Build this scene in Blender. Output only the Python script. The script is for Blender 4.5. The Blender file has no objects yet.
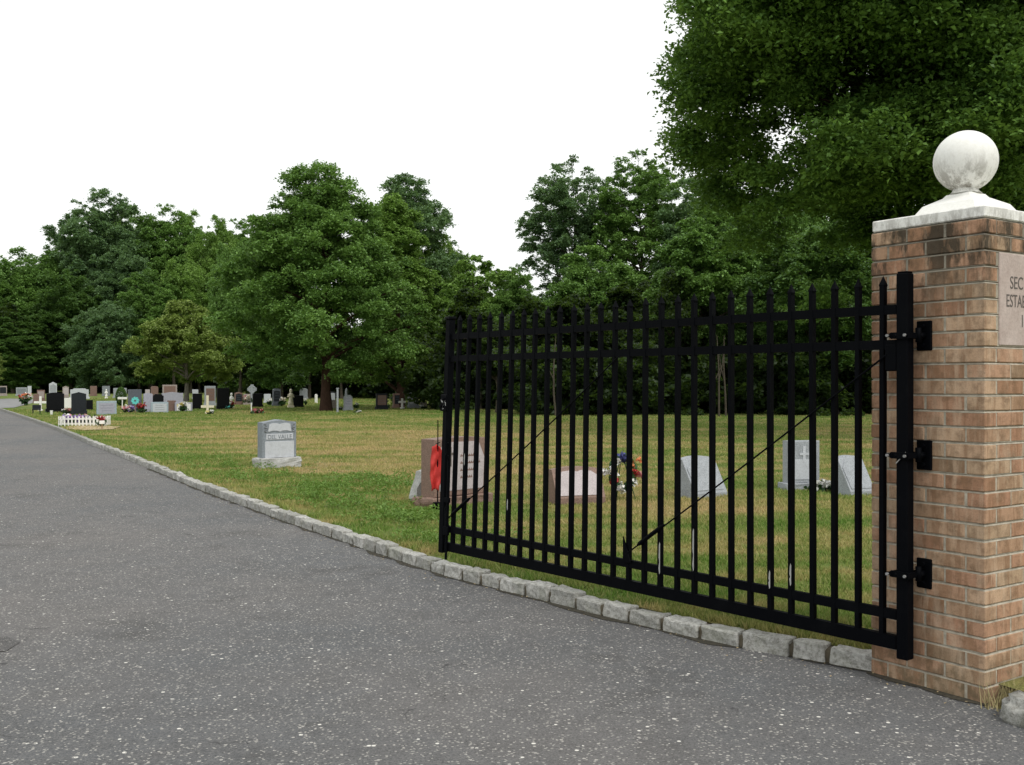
import bpy, bmesh, math, random
import numpy as np
from mathutils import Vector, Matrix
R = math.radians
F = 1020.0; CX = 512.0; HY = 382.5; EYE = 1.6; LAWN = 0.08
random.seed(7)
SC = bpy.context.scene
COL = SC.collection

# ------------------------------------------------------------------ node helpers
class NT:
    def __init__(s, name):
        s.m = bpy.data.materials.new(name); s.m.use_nodes = True
        s.t = s.m.node_tree; s.t.nodes.clear()
        s.out = s.n('ShaderNodeOutputMaterial')
    def n(s, typ, **kw):
        nd = s.t.nodes.new(typ)
        for k, v in kw.items():
            if k.startswith('i_'):
                key = k[2:]
                key = int(key) if key.isdigit() else key.replace('_', ' ')
                s.put(nd.inputs[key], v)
            else: setattr(nd, k, v)
        return nd
    def put(s, sock, v):
        if isinstance(v, bpy.types.NodeSocket): s.t.links.new(v, sock)
        elif isinstance(v, (tuple, list)) and len(v) == 3 and sock.type == 'RGBA': sock.default_value = (*v, 1)
        else: sock.default_value = v
    def pos(s): return s.n('ShaderNodeNewGeometry').outputs['Position']
    def obj(s): return s.n('ShaderNodeTexCoord').outputs['Object']
    def island(s): return s.n('ShaderNodeNewGeometry').outputs['Random Per Island']
    def map(s, v, sc=(1,1,1), loc=(0,0,0)):
        m = s.n('ShaderNodeMapping'); s.put(m.inputs[0], v); m.inputs['Scale'].default_value = sc; m.inputs['Location'].default_value = loc
        return m.outputs[0]
    def noise(s, v, scale, detail=4, rough=.55):
        nd = s.n('ShaderNodeTexNoise'); s.put(nd.inputs['Vector'], v); nd.inputs['Scale'].default_value = scale
        nd.inputs['Detail'].default_value = detail; nd.inputs['Roughness'].default_value = rough
        return nd.outputs[0]
    def voro(s, v, scale):
        nd = s.n('ShaderNodeTexVoronoi'); s.put(nd.inputs['Vector'], v); nd.inputs['Scale'].default_value = scale
        return nd.outputs['Distance'], nd.outputs['Color']
    def rng(s, v, a, b, c=0., d=1., smooth=False):
        nd = s.n('ShaderNodeMapRange'); s.put(nd.inputs[0], v)
        if smooth: nd.interpolation_type = 'SMOOTHSTEP'
        for i, x in enumerate((a, b, c, d)): nd.inputs[i+1].default_value = x
        return nd.outputs[0]
    def math(s, op, a, b=0., c=None, clamp=False):
        nd = s.n('ShaderNodeMath', operation=op, use_clamp=clamp); s.put(nd.inputs[0], a); s.put(nd.inputs[1], b)
        if c is not None: s.put(nd.inputs[2], c)
        return nd.outputs[0]
    def mix(s, f, a, b, mode='MIX'):
        nd = s.n('ShaderNodeMix', data_type='RGBA', blend_type=mode); s.put(nd.inputs[0], f); s.put(nd.inputs[6], a); s.put(nd.inputs[7], b)
        return nd.outputs[2]
    def ramp(s, f, stops):
        nd = s.n('ShaderNodeValToRGB'); s.put(nd.inputs[0], f); cr = nd.color_ramp
        while len(cr.elements) < len(stops): cr.elements.new(.5)
        for e, (p, c) in zip(cr.elements, stops): e.position = p; e.color = (*c, 1)
        return nd.outputs[0]
    def sep(s, v):
        nd = s.n('ShaderNodeSeparateXYZ'); s.put(nd.inputs[0], v); return nd.outputs
    def bump(s, h, strength=.3, dist=.01):
        nd = s.n('ShaderNodeBump'); s.put(nd.inputs['Height'], h); nd.inputs['Strength'].default_value = strength; nd.inputs['Distance'].default_value = dist
        return nd.outputs[0]
    def pbr(s, col, rough=.7, normal=None, spec=.4, metal=0.):
        p = s.n('ShaderNodeBsdfPrincipled'); s.put(p.inputs['Base Color'], col); s.put(p.inputs['Roughness'], rough)
        p.inputs['Specular IOR Level'].default_value = spec; p.inputs['Metallic'].default_value = metal
        if normal is not None: s.put(p.inputs['Normal'], normal)
        s.t.links.new(p.outputs[0], s.out.inputs[0]); return s.m

def mat_plain(name, col, rough=.6, var=.15, scale=20, spec=.4):
    t = NT(name); f = t.noise(t.obj(), scale, 5)
    c = t.mix(t.rng(f, .3, .7), tuple(x*(1-var) for x in col), tuple(min(1, x*(1+var)) for x in col))
    return t.pbr(c, rough, t.bump(f, .15, .004), spec)

def mat_leaf(name, dark, light, patch=.5, rough=.5, trans=.38):
    t = NT(name); g = t.island(); p = t.pos()
    f = t.math('ADD', t.math('MULTIPLY', t.rng(t.noise(p, patch, 3), .35, .65), .6), t.math('MULTIPLY', g, .4))
    c = t.mix(f, dark, light)
    c2 = t.mix(t.rng(g, .9, 1.), c, tuple(x*1.5 for x in light))
    p_ = t.n('ShaderNodeBsdfPrincipled'); t.put(p_.inputs['Base Color'], c2); p_.inputs['Roughness'].default_value = rough
    p_.inputs['Specular IOR Level'].default_value = .3
    tr = t.n('ShaderNodeBsdfTranslucent'); t.put(tr.inputs[0], t.mix(.5, c2, (.16, .27, .03)))
    mx = t.n('ShaderNodeMixShader'); mx.inputs[0].default_value = trans
    t.t.links.new(p_.outputs[0], mx.inputs[1]); t.t.links.new(tr.outputs[0], mx.inputs[2]); t.t.links.new(mx.outputs[0], t.out.inputs[0])
    return t.m

def mat_granite(name, col, polish=.55, speck=.35):
    t = NT(name); o = t.obj()
    d, c = t.voro(o, 160); f = t.noise(o, 9, 4)
    v = t.sep(c)[0]
    a = t.mix(t.rng(v, 0, 1), tuple(x*(1-speck) for x in col), tuple(min(.95, x*(1+speck)) for x in col))
    b = t.mix(t.math('MULTIPLY', t.rng(f, .5, .75), .35), a, tuple(x*.55 for x in col))
    return t.pbr(b, polish, t.bump(f, .1, .003), .12 if max(col) < .06 else .3)

def grass_color(t):
    p = t.pos(); x, y, z = t.sep(p)
    n1 = t.noise(t.map(p, (1, 1, 0)), .22, 5, .65)
    n2 = t.noise(t.map(p, (1, 1, 0), (7, 3, 0)), 1.3, 4, .6)
    # dry band across the middle of the lawn, greener by the kerb and beside the wood
    off = t.math('ADD', t.math('MULTIPLY', x, .86), t.math('MULTIPLY', t.math('SUBTRACT', y, 6.7), .51))   # metres from kerb, roughly
    b1 = t.rng(off, .5, 5.5, .15, 1, True)
    b2 = t.rng(y, 26, 46, 1, 0, True)
    b3 = t.rng(x, -.5, 3.5, 1, .38, True)
    band = t.math('MULTIPLY', t.math('MULTIPLY', b1, b2), b3)
    n3 = t.noise(t.map(p, (1, 1, 0), (2, 9, 0)), 4.5, 4, .6)
    s = t.math('ADD', t.math('MULTIPLY', n1, .8), t.math('ADD', t.math('MULTIPLY', n2, .8), t.math('MULTIPLY', n3, .5)))
    n4 = t.noise(t.map(p, (.55, 1.9, 0), (3, 3, 0)), .55, 5, .62)
    s = t.math('ADD', s, t.math('MULTIPLY', t.math('SUBTRACT', n4, .5), 1.5))
    s = t.math('ADD', s, t.math('MULTIPLY', band, .27))
    dry = t.rng(s, .90, 1.44, 0, 1)
    g = t.ramp(dry, [(0, (.145, .260, .042)), (.35, (.245, .310, .075)), (.62, (.41, .375, .135)), (1, (.58, .44, .22))])
    return g, dry, p

def mat_lawn():
    t = NT('lawn_soil'); g, dry, p = grass_color(t)
    f = t.noise(p, 14, 6, .7); f2 = t.noise(p, 60, 3, .7)
    c = t.mix(t.rng(f, .35, .7), t.mix(.55, g, (.10, .095, .045)), g)
    c = t.mix(t.math('ADD', t.math('MULTIPLY', t.rng(f2, .35, .65), .4), .2), c, (.055, .075, .02))
    return t.pbr(c, .95, t.bump(t.math('ADD', f, f2), .6, .04), .1)
def mat_blade():
    t = NT('grass_blade'); g, dry, p = grass_color(t); i = t.island()
    c = t.mix(t.math('MULTIPLY', t.rng(i, .55, 1.), .6), g, (.42, .36, .17))
    c = t.mix(t.math('MULTIPLY', t.rng(i, .0, .5, 1, 0), .5), c, (.055, .12, .015))
    p_ = t.n('ShaderNodeBsdfPrincipled'); t.put(p_.inputs['Base Color'], c); p_.inputs['Roughness'].default_value = .6; p_.inputs['Specular IOR Level'].default_value = .2
    tr = t.n('ShaderNodeBsdfTranslucent'); t.put(tr.inputs[0], c)
    mx = t.n('ShaderNodeMixShader'); mx.inputs[0].default_value = .35
    t.t.links.new(p_.outputs[0], mx.inputs[1]); t.t.links.new(tr.outputs[0], mx.inputs[2]); t.t.links.new(mx.outputs[0], t.out.inputs[0])
    return t.m

def mat_asphalt(name='asphalt', k=1.):
    t = NT(name); p = t.pos()
    big = t.noise(t.map(p, (1, 1, 0)), .35, 4); mid = t.noise(t.map(p, (1, 1, 0)), 3.5, 5, .65); fine = t.noise(p, 90, 3, .8)
    vor_d, vor_c = t.voro(p, 110)
    c = t.mix(t.rng(big, .35, .65), (.086*k, .094*k, .104*k), (.150*k, .140*k, .136*k))
    c = t.mix(t.math('MULTIPLY', t.rng(mid, .35, .7), .5), c, (.062*k, .059*k, .057*k))
    c = t.mix(t.rng(t.sep(vor_c)[0], 0, 1, 0, .55), c, (.21*k, .205*k, .20*k))
    c = t.mix(t.rng(fine, .5, .66, 0, .7), c, (.026, .026, .028))
    st = t.noise(t.map(p, (1, 1, 0), (31, 4, 0)), .9, 6, .7)
    c = t.mix(t.rng(st, .56, .68, 0, .45), c, (.05, .048, .045))
    # pale chips of aggregate
    for sc, thr, r, colr in ((62, .90, .42, (.42, .40, .37)), (36, .955, .30, (.70, .68, .63)), (84, .70, .50, (.30, .29, .27))):
        d, vc = t.voro(t.map(p, (1, 1, 1), (sc, sc*.7, 0)), sc); v = t.sep(vc)
        m1 = t.math('MULTIPLY', t.math('GREATER_THAN', v[1], thr), t.math('LESS_THAN', d, t.math('MULTIPLY', v[2], r*1.2)))
        c = t.mix(m1, c, tuple(x for x in colr))
    # a few faint cracks and a grubby edge
    dn = t.n('ShaderNodeVectorMath', operation='ADD'); t.put(dn.inputs[0], t.map(p, (1, 1, 0)))
    nz = t.n('ShaderNodeTexNoise'); t.put(nz.inputs['Vector'], t.map(p, (1, 1, 0))); nz.inputs['Scale'].default_value = 2.5; nz.inputs['Detail'].default_value = 5; t.put(dn.inputs[1], nz.outputs[1])
    ve = t.n('ShaderNodeTexVoronoi', feature='DISTANCE_TO_EDGE'); t.put(ve.inputs['Vector'], dn.outputs[0]); ve.inputs['Scale'].default_value = .33
    crack = t.math('MULTIPLY', t.rng(ve.outputs['Distance'], .0008, .0028, 1, 0), t.rng(mid, .48, .6, 0, .75))
    c = t.mix(crack, c, (.03, .03, .032))
    h = t.math('ADD', t.math('MULTIPLY', fine, .6), t.math('MULTIPLY', vor_d, -.8))
    return t.pbr(c, .85, t.bump(h, .7, .006), .3)

def mat_brick():
    t = NT('brick'); p = t.obj(); i = t.island(); z = t.sep(p)[2]
    c = t.ramp(i, [(0, (.31, .18, .105)), (.12, (.39, .215, .135)), (.35, (.47, .285, .185)), (.6, (.38, .245, .155)), (.8, (.52, .355, .235)), (.93, (.43, .305, .20)), (1, (.28, .19, .12))])
    n = t.noise(p, 14, 6, .65); n3 = t.noise(t.map(p, (1, 1, .35)), 6, 5, .7); n4 = t.noise(p, 120, 3, .7)
    c = t.mix(t.math('MULTIPLY', t.rng(n, .46, .64), .6), c, (.15, .095, .055))
    n5 = t.noise(t.map(p, (16, 16, 2.5)), 1, 3, .6)
    c = t.mix(t.rng(n5, .52, .60, 0, .55), c, (.24, .135, .075))
    c = t.mix(t.rng(n5, .44, .36, 0, .5), c, (.55, .40, .28))
    c = t.mix(t.math('MULTIPLY', t.rng(n3, .54, .68), .4), c, (.58, .46, .34))
    c = t.mix(t.math('MULTIPLY', t.rng(n4, .5, .7), .35), c, (.16, .10, .07))
    st = t.math('MULTIPLY', t.rng(z, 1.9, 2.26, 0, 1), t.rng(n3, .43, .54, 0, 1))
    c = t.mix(t.math('MULTIPLY', st, .9), c, (.04, .034, .024))
    lo = t.math('MULTIPLY', t.rng(z, .0, .28, 1, 0), t.rng(n, .35, .6, 0, 1))
    c = t.mix(t.math('MULTIPLY', lo, .55), c, (.11, .10, .06))
    return t.pbr(c, .88, t.bump(t.math('ADD', n, t.math('MULTIPLY', n4, .5)), .6, .008), .2)
def mat_mortar():
    t = NT('mortar'); p = t.obj(); z = t.sep(p)[2]; n = t.noise(p, 18, 5, .7)
    c = t.mix(t.rng(n, .3, .7), (.27, .24, .19), (.54, .49, .40))
    c = t.mix(t.math('MULTIPLY', t.rng(z, 1.95, 2.4), t.rng(n, .35, .55, 0, .8)), c, (.07, .065, .055))
    return t.pbr(c, .95, t.bump(n, .5, .006), .1)
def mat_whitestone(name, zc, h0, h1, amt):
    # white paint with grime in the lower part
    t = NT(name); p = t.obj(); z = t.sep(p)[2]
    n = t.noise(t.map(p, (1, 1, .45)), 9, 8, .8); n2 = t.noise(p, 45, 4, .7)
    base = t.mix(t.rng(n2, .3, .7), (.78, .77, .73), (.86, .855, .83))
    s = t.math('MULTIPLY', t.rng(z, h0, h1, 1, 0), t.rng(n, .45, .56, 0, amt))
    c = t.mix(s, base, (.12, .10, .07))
    return t.pbr(c, .6, t.bump(n2, .25, .004), .3)
def mat_kerb():
    t = NT('kerb_granite'); p = t.obj(); i = t.island(); n = t.noise(p, 30, 6, .7); n2 = t.noise(p, 5, 4)
    d, vc = t.voro(p, 170)
    oi = t.n('ShaderNodeObjectInfo').outputs['Random']
    c = t.mix(oi, (.26, .26, .24), (.52, .515, .49))
    c = t.mix(t.rng(n, .42, .60, 0, .75), c, (.12, .115, .095))
    c = t.mix(t.math('MULTIPLY', t.sep(vc)[0], .35), c, (.62, .61, .58))
    c = t.mix(t.rng(n2, .5, .7, 0, .4), c, (.17, .18, .12))
    return t.pbr(c, .85, t.bump(n, .8, .012), .3)
def mat_bark(name, a, b):
    t = NT(name); p = t.obj(); n = t.noise(t.map(p, (6, 6, 1)), 3, 6, .7)
    return t.pbr(t.mix(t.rng(n, .3, .7), a, b), .95, t.bump(n, .8, .03), .1)
def mat_black_metal():
    t = NT('black_painted_steel'); p = t.obj(); n = t.noise(p, 7, 6, .7); n2 = t.noise(p, 70, 3, .7)
    c = t.mix(t.rng(n, .5, .8, 0, .7), (.0020, .0024, .0036), (.006, .0066, .0078))
    c = t.mix(t.rng(n2, .68, .76, 0, .25), c, (.06, .055, .05))
    return t.pbr(c, t.rng(n, .3, .7, .42, .7), t.bump(n2, .1, .002), .04)
def mat_plaque():
    t = NT('plaque_stone'); p = t.obj(); n = t.noise(p, 8, 6, .7); n2 = t.noise(p, 90, 3, .8)
    c = t.mix(t.rng(n, .35, .68), (.42, .335, .30), (.56, .47, .43)); c = t.mix(t.rng(n2, .45, .7, 0, .35), c, (.22, .19, .16))
    return t.pbr(c, .8, t.bump(n2, .4, .004), .3)

M = dict(
    lawn=mat_lawn(), blade=mat_blade(), asphalt=mat_asphalt(), patch=mat_asphalt('asphalt_patch_mat', .7), brick=mat_brick(), mortar=mat_mortar(),
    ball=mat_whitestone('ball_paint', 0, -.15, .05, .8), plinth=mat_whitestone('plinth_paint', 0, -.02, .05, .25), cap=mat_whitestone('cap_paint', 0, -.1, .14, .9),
    kerb=mat_kerb(), metal=mat_black_metal(), plaque=mat_plaque(),
    bark=mat_bark('bark', (.045, .037, .028), (.11, .095, .075)), bark_red=mat_bark('bark_brown', (.035, .02, .015), (.085, .05, .035)), bark_pale=mat_bark('bark_pale', (.12, .11, .09), (.22, .2, .17)),
    maple=mat_leaf('leaf_maple', (.048, .115, .024), (.165, .295, .060), .75),
    mid=mat_leaf('leaf_mid', (0.0969, 0.1995, 0.0479), (0.1995, 0.3477, 0.0855), .3),
    bright=mat_leaf('leaf_bright', (0.1288, 0.2408, 0.047), (0.2408, 0.392, 0.0874), .3),
    blue=mat_leaf('leaf_bluegreen', (0.085, 0.1652, 0.0732), (0.1888, 0.3009, 0.1416), .25),
    dark=mat_leaf('leaf_dark', (0.0515, 0.1176, 0.0291), (0.1176, 0.2184, 0.056), .4),
    olive=mat_leaf('leaf_olive', (.150, .215, .046), (.30, .385, .100), .5),
    under=mat_leaf('leaf_undergrowth', (0.0112, 0.0256, 0.008), (0.0352, 0.064, 0.0176), .4),  # leaf colour darkened to paint in the shade inside the wood
    weed=mat_leaf('leaf_weed', (.13, .24, .045), (.22, .345, .085), 2.),
    gray=mat_granite('granite_gray', (.31, .33, .355)), gray_dark=mat_granite('granite_gray_dark', (.20, .215, .235)), pale=mat_granite('granite_pale', (.50, .52, .56), .7, .15),  # gray_dark: a darker gray granite for some stones, panels and carvings
    blue_gray=mat_granite('granite_blue_gray', (.33, .40, .45)), pink=mat_granite('granite_pink', (.46, .41, .42), .6, .2),
    red=mat_granite('granite_red', (.22, .145, .115), .6), brown=mat_granite('granite_brown', (.19, .12, .10)), taupe=mat_granite('granite_taupe', (.33, .28, .26)),
    lav=mat_granite('granite_lavender', (.36, .355, .42)), black=mat_granite('granite_black', (.006, .0065, .008), .4), charcoal=mat_granite('granite_charcoal', (.022, .025, .03), .5),
    rough=mat_granite('granite_rock', (.42, .42, .41), .9, .3), slate=mat_granite('granite_slate', (.10, .11, .13), .5),
    white=mat_plain('white_paint', (.78, .77, .74)), cream=mat_plain('cream_paint', (.66, .60, .46)), wood=mat_plain('weathered_wood', (.28, .19, .11)),
    redf=mat_plain('red_petals', (.38, .03, .03)), redcloth=mat_plain('red_cloth', (.50, .035, .03), .7, .2), pinkf=mat_plain('pink_petals', (.65, .28, .30)), yellow=mat_plain('yellow_petals', (.72, .62, .22)),
    bluef=mat_plain('blue_petals', (.07, .08, .24)), purple=mat_plain('purple_petals', (.28, .18, .45)), teal=mat_plain('teal_foil', (.12, .60, .56), .4), orange=mat_plain('orange_petals', (.65, .22, .08)),
    stem=mat_plain('green_stem', (.03, .08, .02)), ink=mat_plain('engraved_dark', (.10, .085, .075)), ink2=mat_plain('engraved_gray', (.12, .14, .17)), chip=mat_plain('bare_primer', (.38, .38, .37), .8),
    steel=mat_plain('dull_steel', (.25, .25, .25), .5), soil=mat_plain('bare_sand', (.40, .31, .18), .95), path=mat_plain('path_gray', (.22, .22, .22), .95, .2, 1.5),
)

# ------------------------------------------------------------------ object helpers
def link(name, me, mat, parent=None, loc=None):
    o = bpy.data.objects.new(name, me); COL.objects.link(o)
    if mat is not None: me.materials.append(mat)
    if parent is not None: o.parent = parent
    if loc is not None: o.location = loc
    return o
def mesh_np(name, V, Fq, smooth=False):
    V = np.asarray(V, np.float32); Fq = np.asarray(Fq, np.int32); k = Fq.shape[1]
    me = bpy.data.meshes.new(name); me.vertices.add(len(V)); me.vertices.foreach_set('co', V.ravel())
    me.loops.add(Fq.size); me.loops.foreach_set('vertex_index', Fq.ravel())
    me.polygons.add(len(Fq)); me.polygons.foreach_set('loop_start', np.arange(0, Fq.size, k, dtype=np.int32))
    try: me.polygons.foreach_set('loop_total', np.full(len(Fq), k, np.int32))
    except Exception: pass
    if smooth: me.polygons.foreach_set('use_smooth', np.ones(len(Fq), bool))
    me.update(calc_edges=True); return me
def bm_obj(name, bm, mat, parent=None, smooth=False, loc=None):
    bmesh.ops.recalc_face_normals(bm, faces=bm.faces)
    me = bpy.data.meshes.new(name); bm.to_mesh(me); bm.free()
    if smooth:
        for p in me.polygons: p.use_smooth = True
    return link(name, me, mat, parent, loc)
def thing(name, label, cat, loc=(0, 0, 0), rz=0., group=None):
    o = bpy.data.objects.new(name, None); COL.objects.link(o); o.empty_display_size = .2
    o.location = loc; o.rotation_euler = (0, 0, rz); o['label'] = label; o['category'] = cat; o['kind'] = 'thing'
    if group: o['group'] = group
    return o
def box(bm, x0, x1, y0, y1, z0, z1, bev=0.):
    vs = [bm.verts.new((x, y, z)) for x in (x0, x1) for y in (y0, y1) for z in (z0, z1)]
    fs = [bm.faces.new([vs[i] for i in f]) for f in ((0, 1, 3, 2), (4, 6, 7, 5), (0, 4, 5, 1), (2, 3, 7, 6), (0, 2, 6, 4), (1, 5, 7, 3))]
    if bev > 0:
        es = list({e for f in fs for e in f.edges})
        bmesh.ops.bevel(bm, geom=es, offset=bev, segments=1, affect='EDGES')
    return vs
def prism(bm, pts, y0, y1, bev=0.):
    """outline in (x,z), extruded in y"""
    a = [bm.verts.new((x, y0, z)) for x, z in pts]; b = [bm.verts.new((x, y1, z)) for x, z in pts]; n = len(pts)
    fa = bm.faces.new(a); fb = bm.faces.new(b[::-1]); fs = [fa, fb]
    for i in range(n): fs.append(bm.faces.new((a[i], b[i], b[(i+1) % n], a[(i+1) % n])))
    if bev > 0:
        es = list(fa.edges)+list(fb.edges)
        bmesh.ops.bevel(bm, geom=es, offset=bev, segments=1, affect='EDGES')
def sideprism(bm, pts, x0, x1):
    """outline in (y,z), extruded in x"""
    a = [bm.verts.new((x0, y, z)) for y, z in pts]; b = [bm.verts.new((x1, y, z)) for y, z in pts]; n = len(pts)
    bm.faces.new(a); bm.faces.new(b[::-1])
    for i in range(n): bm.faces.new((a[i], b[i], b[(i+1) % n], a[(i+1) % n]))
def tube(bm, pts, radii, seg=8, cap=True):
    pts = [Vector(p) for p in pts]; rings = []
    if not hasattr(radii, '__len__'): radii = [radii]*len(pts)
    for i, p in enumerate(pts):
        d = (pts[min(i+1, len(pts)-1)]-pts[max(i-1, 0)]).normalized()
        a = d.cross(Vector((0, 0, 1)));  a = a.normalized() if a.length > .05 else Vector((1, 0, 0)); b = d.cross(a).normalized()
        rings.append([bm.verts.new(p+(a*math.cos(2*math.pi*k/seg)+b*math.sin(2*math.pi*k/seg))*radii[i]) for k in range(seg)])
    for r0, r1 in zip(rings, rings[1:]):
        for k in range(seg): bm.faces.new((r0[k], r0[(k+1) % seg], r1[(k+1) % seg], r1[k]))
    if cap: bm.faces.new(rings[0][::-1]); bm.faces.new(rings[-1])
def lathe(bm, prof, seg=24, cx=0, cy=0):
    rings = [[bm.verts.new((cx+r*math.cos(2*math.pi*k/seg), cy+r*math.sin(2*math.pi*k/seg), z)) for k in range(seg)] for r, z in prof]
    for a, b in zip(rings, rings[1:]):
        for k in range(seg): bm.faces.new((a[k], a[(k+1) % seg], b[(k+1) % seg], b[k]))
    bm.faces.new(rings[0][::-1]); bm.faces.new(rings[-1])
def roughen(bm, amp, sc, cuts=0, seed=0, zmin=None):
    from mathutils import noise
    if cuts: bmesh.ops.subdivide_edges(bm, edges=bm.edges[:], cuts=cuts, use_grid_fill=True)
    off = Vector((seed*3.7, seed*1.3, seed*2.1))
    for v in bm.verts:
        if zmin is not None and v.co.z < zmin: continue
        v.co += noise.noise_vector(v.co*sc+off)*amp
def gpt(px, py, z=LAWN):
    d = (EYE-z)*F/(py-HY); return Vector(((px-CX)/F*d, d, z))

# ------------------------------------------------------------------ kerb line, road and lawn
KP = [(14., -7.), (7., .2), (4.1, 2.6), (2.95, 4.0), (2.44, 4.86), (2.28, 5.2), (1.987, 5.63), (1.364, 6.16), (.738, 6.84), (.345, 7.335), (-.093, 7.865), (-.518, 8.39), (-1.0, 9.12), (-1.605, 10.1), (-2.347, 11.29), (-3.32, 12.94), (-4.64, 15.18), (-7.2, 19.78), (-12.05, 28.4), (-16.3, 36.), (-29.8, 59.3), (-43, 82.)]
def dens(P, step=.06):
    P = [Vector((x, y, 0)) for x, y in P]; out = []
    for i in range(len(P)-1):
        p0, p1, p2, p3 = P[max(i-1, 0)], P[i], P[i+1], P[min(i+2, len(P)-1)]
        n = max(2, int((p2-p1).length/step))
        l = (p2-p1).length
        m1 = (p2-p0)*(l/max((p2-p0).length, 1e-6)); m2 = (p3-p1)*(l/max((p3-p1).length, 1e-6))
        for k in range(n):
            t = k/n; t2 = t*t; t3 = t2*t
            out.append((2*t3-3*t2+1)*p1+(t3-2*t2+t)*m1+(-2*t3+3*t2)*p2+(t3-t2)*m2)
    out.append(P[-1]); return out
KD = dens(KP)
kx = np.array([p.x for p in KD]); ky = np.array([p.y for p in KD])
def kerb_side(x, y):
    """signed distance proxy: >0 on the lawn side"""
    # KD runs right->left with growing y; interpolate x of kerb at y
    return x-np.interp(y, ky, kx)
def lawn_h(x, y):
    return LAWN+.018*(np.sin(x*.9+1.3)*np.cos(y*.7)+.6*np.sin(x*.31-y*.43))*np.clip((kerb_side(x, y)-.4)/3., 0, 1)

def structure(name, me, mat):
    o = link(name, me, mat); o['kind'] = 'structure'; return o
# ground sheet
S = 1500.
structure('ground', mesh_np('ground', [(-S, -S, -.03), (S, -S, -.03), (S, S, -.03), (-S, S, -.03)], [(0, 1, 2, 3)]), M['lawn'])
# road: strips to the left of the kerb line
V, Q = [], []
sub = KD[::12]+[KD[-1]]
for p in sub:
    w = 9. if p.y > 2 else 9.+(2-p.y)*2
    for k in range(7):
        t = k/6; V.append((p.x+.03-w*.86*t, p.y-w*.51*t, 0.))
for i in range(len(sub)-1):
    for k in range(6): a = i*7+k; Q.append((a, a+1, a+8, a+7))
structure('road', mesh_np('road', V, Q), M['asphalt'])
# lawn
V, Q = [], []
offs = [.13, .3, .6, 1, 1.6, 2.4, 3.4, 4.6, 6, 8, 10.5, 13.5, 17, 21, 26, 32, 40, 50, 65, 85, 110, 150, 200, 300]
sub = KD[::8]+[KD[-1], Vector((-80, 145, 0)), Vector((-150, 290, 0))]
for p in sub:
    for o_ in offs:
        x, y = p.x+.86*o_, p.y+.51*o_; V.append((x, y, float(lawn_h(x, y))))
n = len(offs)
for i in range(len(sub)-1):
    for k in range(n-1): a = i*n+k; Q.append((a, a+1, a+n+1, a+n))
structure('lawn', mesh_np('lawn', V, Q, True), M['lawn'])
# cross drive beyond the lawn at the far left
pts = [gpt(-60, 401, .10), gpt(-60, 410, .10), gpt(14, 407.5, .10), gpt(30, 403.5, .10), gpt(46, 399.5, .10), gpt(10, 398.5, .10)]
bm = bmesh.new(); bm.faces.new([bm.verts.new(p) for p in pts])
o = bm_obj('path', bm, M['path']); o['kind'] = 'structure'
# bare sandy soil in front of the little grave fence
pts = [gpt(70, 425, .105), gpt(66, 428.5, .105), gpt(84, 430, .105), gpt(112, 429, .105), gpt(121, 426.5, .105), gpt(100, 425.5, .105)]
bm = bmesh.new(); bm.faces.new([bm.verts.new(p) for p in pts]); o = bm_obj('bare_soil', bm, M['soil']); o['kind'] = 'structure'
# dark asphalt patch at the left
pts = [gpt(-70, 634, .004), gpt(8, 637, .004), gpt(20, 642, .004), gpt(6, 651, .004), gpt(-30, 654, .004), gpt(-75, 656, .004)]
bm = bmesh.new(); bm.faces.new([bm.verts.new(p) for p in pts]); o = bm_obj('asphalt_patch', bm, M['patch']); o['kind'] = 'structure'

# ------------------------------------------------------------------ kerb blocks
kerb = thing('kerb', 'row of rough pale granite blocks edging the asphalt road', 'kerb', (0, 0, 0))
def along():
    """arc-length param of KD from the pillar's back edge outwards"""
    P = [p for p in KD]; L = [0.]
    for a, b in zip(P, P[1:]): L.append(L[-1]+(b-a).length)
    return P, np.array(L)
KPP, KL = along()
def at_len(s):
    x = float(np.interp(s, KL, kx)); y = float(np.interp(s, KL, ky)); e = .1
    x2 = float(np.interp(s+e, KL, kx)); y2 = float(np.interp(s+e, KL, ky))
    return Vector((x, y, 0)), Vector((x2-x, y2-y, 0)).normalized()
s_end = KL[int(np.argmin(np.hypot(kx-1.99, ky-5.63)))]
def block_bm(bm, s, ln, cuts, seed, w=.125, h=.1, only=None):
    p, d = at_len(s+ln/2); nrm = Vector((d.y, -d.x, 0))     # towards the lawn
    b2 = bmesh.new(); box(b2, -ln/2+.003, ln/2-.003, 0, w, -.06, h)
    if cuts:
        bmesh.ops.bevel(b2, geom=b2.edges[:], offset=.007, segments=1, affect='EDGES')
        bmesh.ops.subdivide_edges(b2, edges=[e for e in b2.edges if e.calc_length() > .05], cuts=cuts, use_grid_fill=True)
        roughen(b2, .011, 13, 0, seed); roughen(b2, .008, 40, 0, seed+5)
    wv = random.uniform(-.006, .006)
    for v in b2.verts: v.co = p+d*v.co.x+nrm*(v.co.y+wv)+Vector((0, 0, v.co.z))
    me = bpy.data.meshes.new('t'); b2.to_mesh(me); b2.free(); bm.from_mesh(me); bpy.data.meshes.remove(me)
s = s_end-.02; i = 0; lens = [.27, .19, .30, .27, .275, .26, .23, .24]
rest = bmesh.new(); joint = bmesh.new()
while s < KL[-1]-.5:
    ln = lens[i] if i < len(lens) else random.uniform(.2, .3)
    if i < 97:
        b = bmesh.new(); block_bm(b, s, ln, 3 if i < 30 else 1, i, h=.1+random.uniform(-.018, .010)); bm_obj('kerb_block', b, M['kerb'], kerb)
    else: block_bm(rest, s, ln, 0, i, h=.1+random.uniform(-.01, .008))
    s += ln+.026; i += 1
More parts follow.
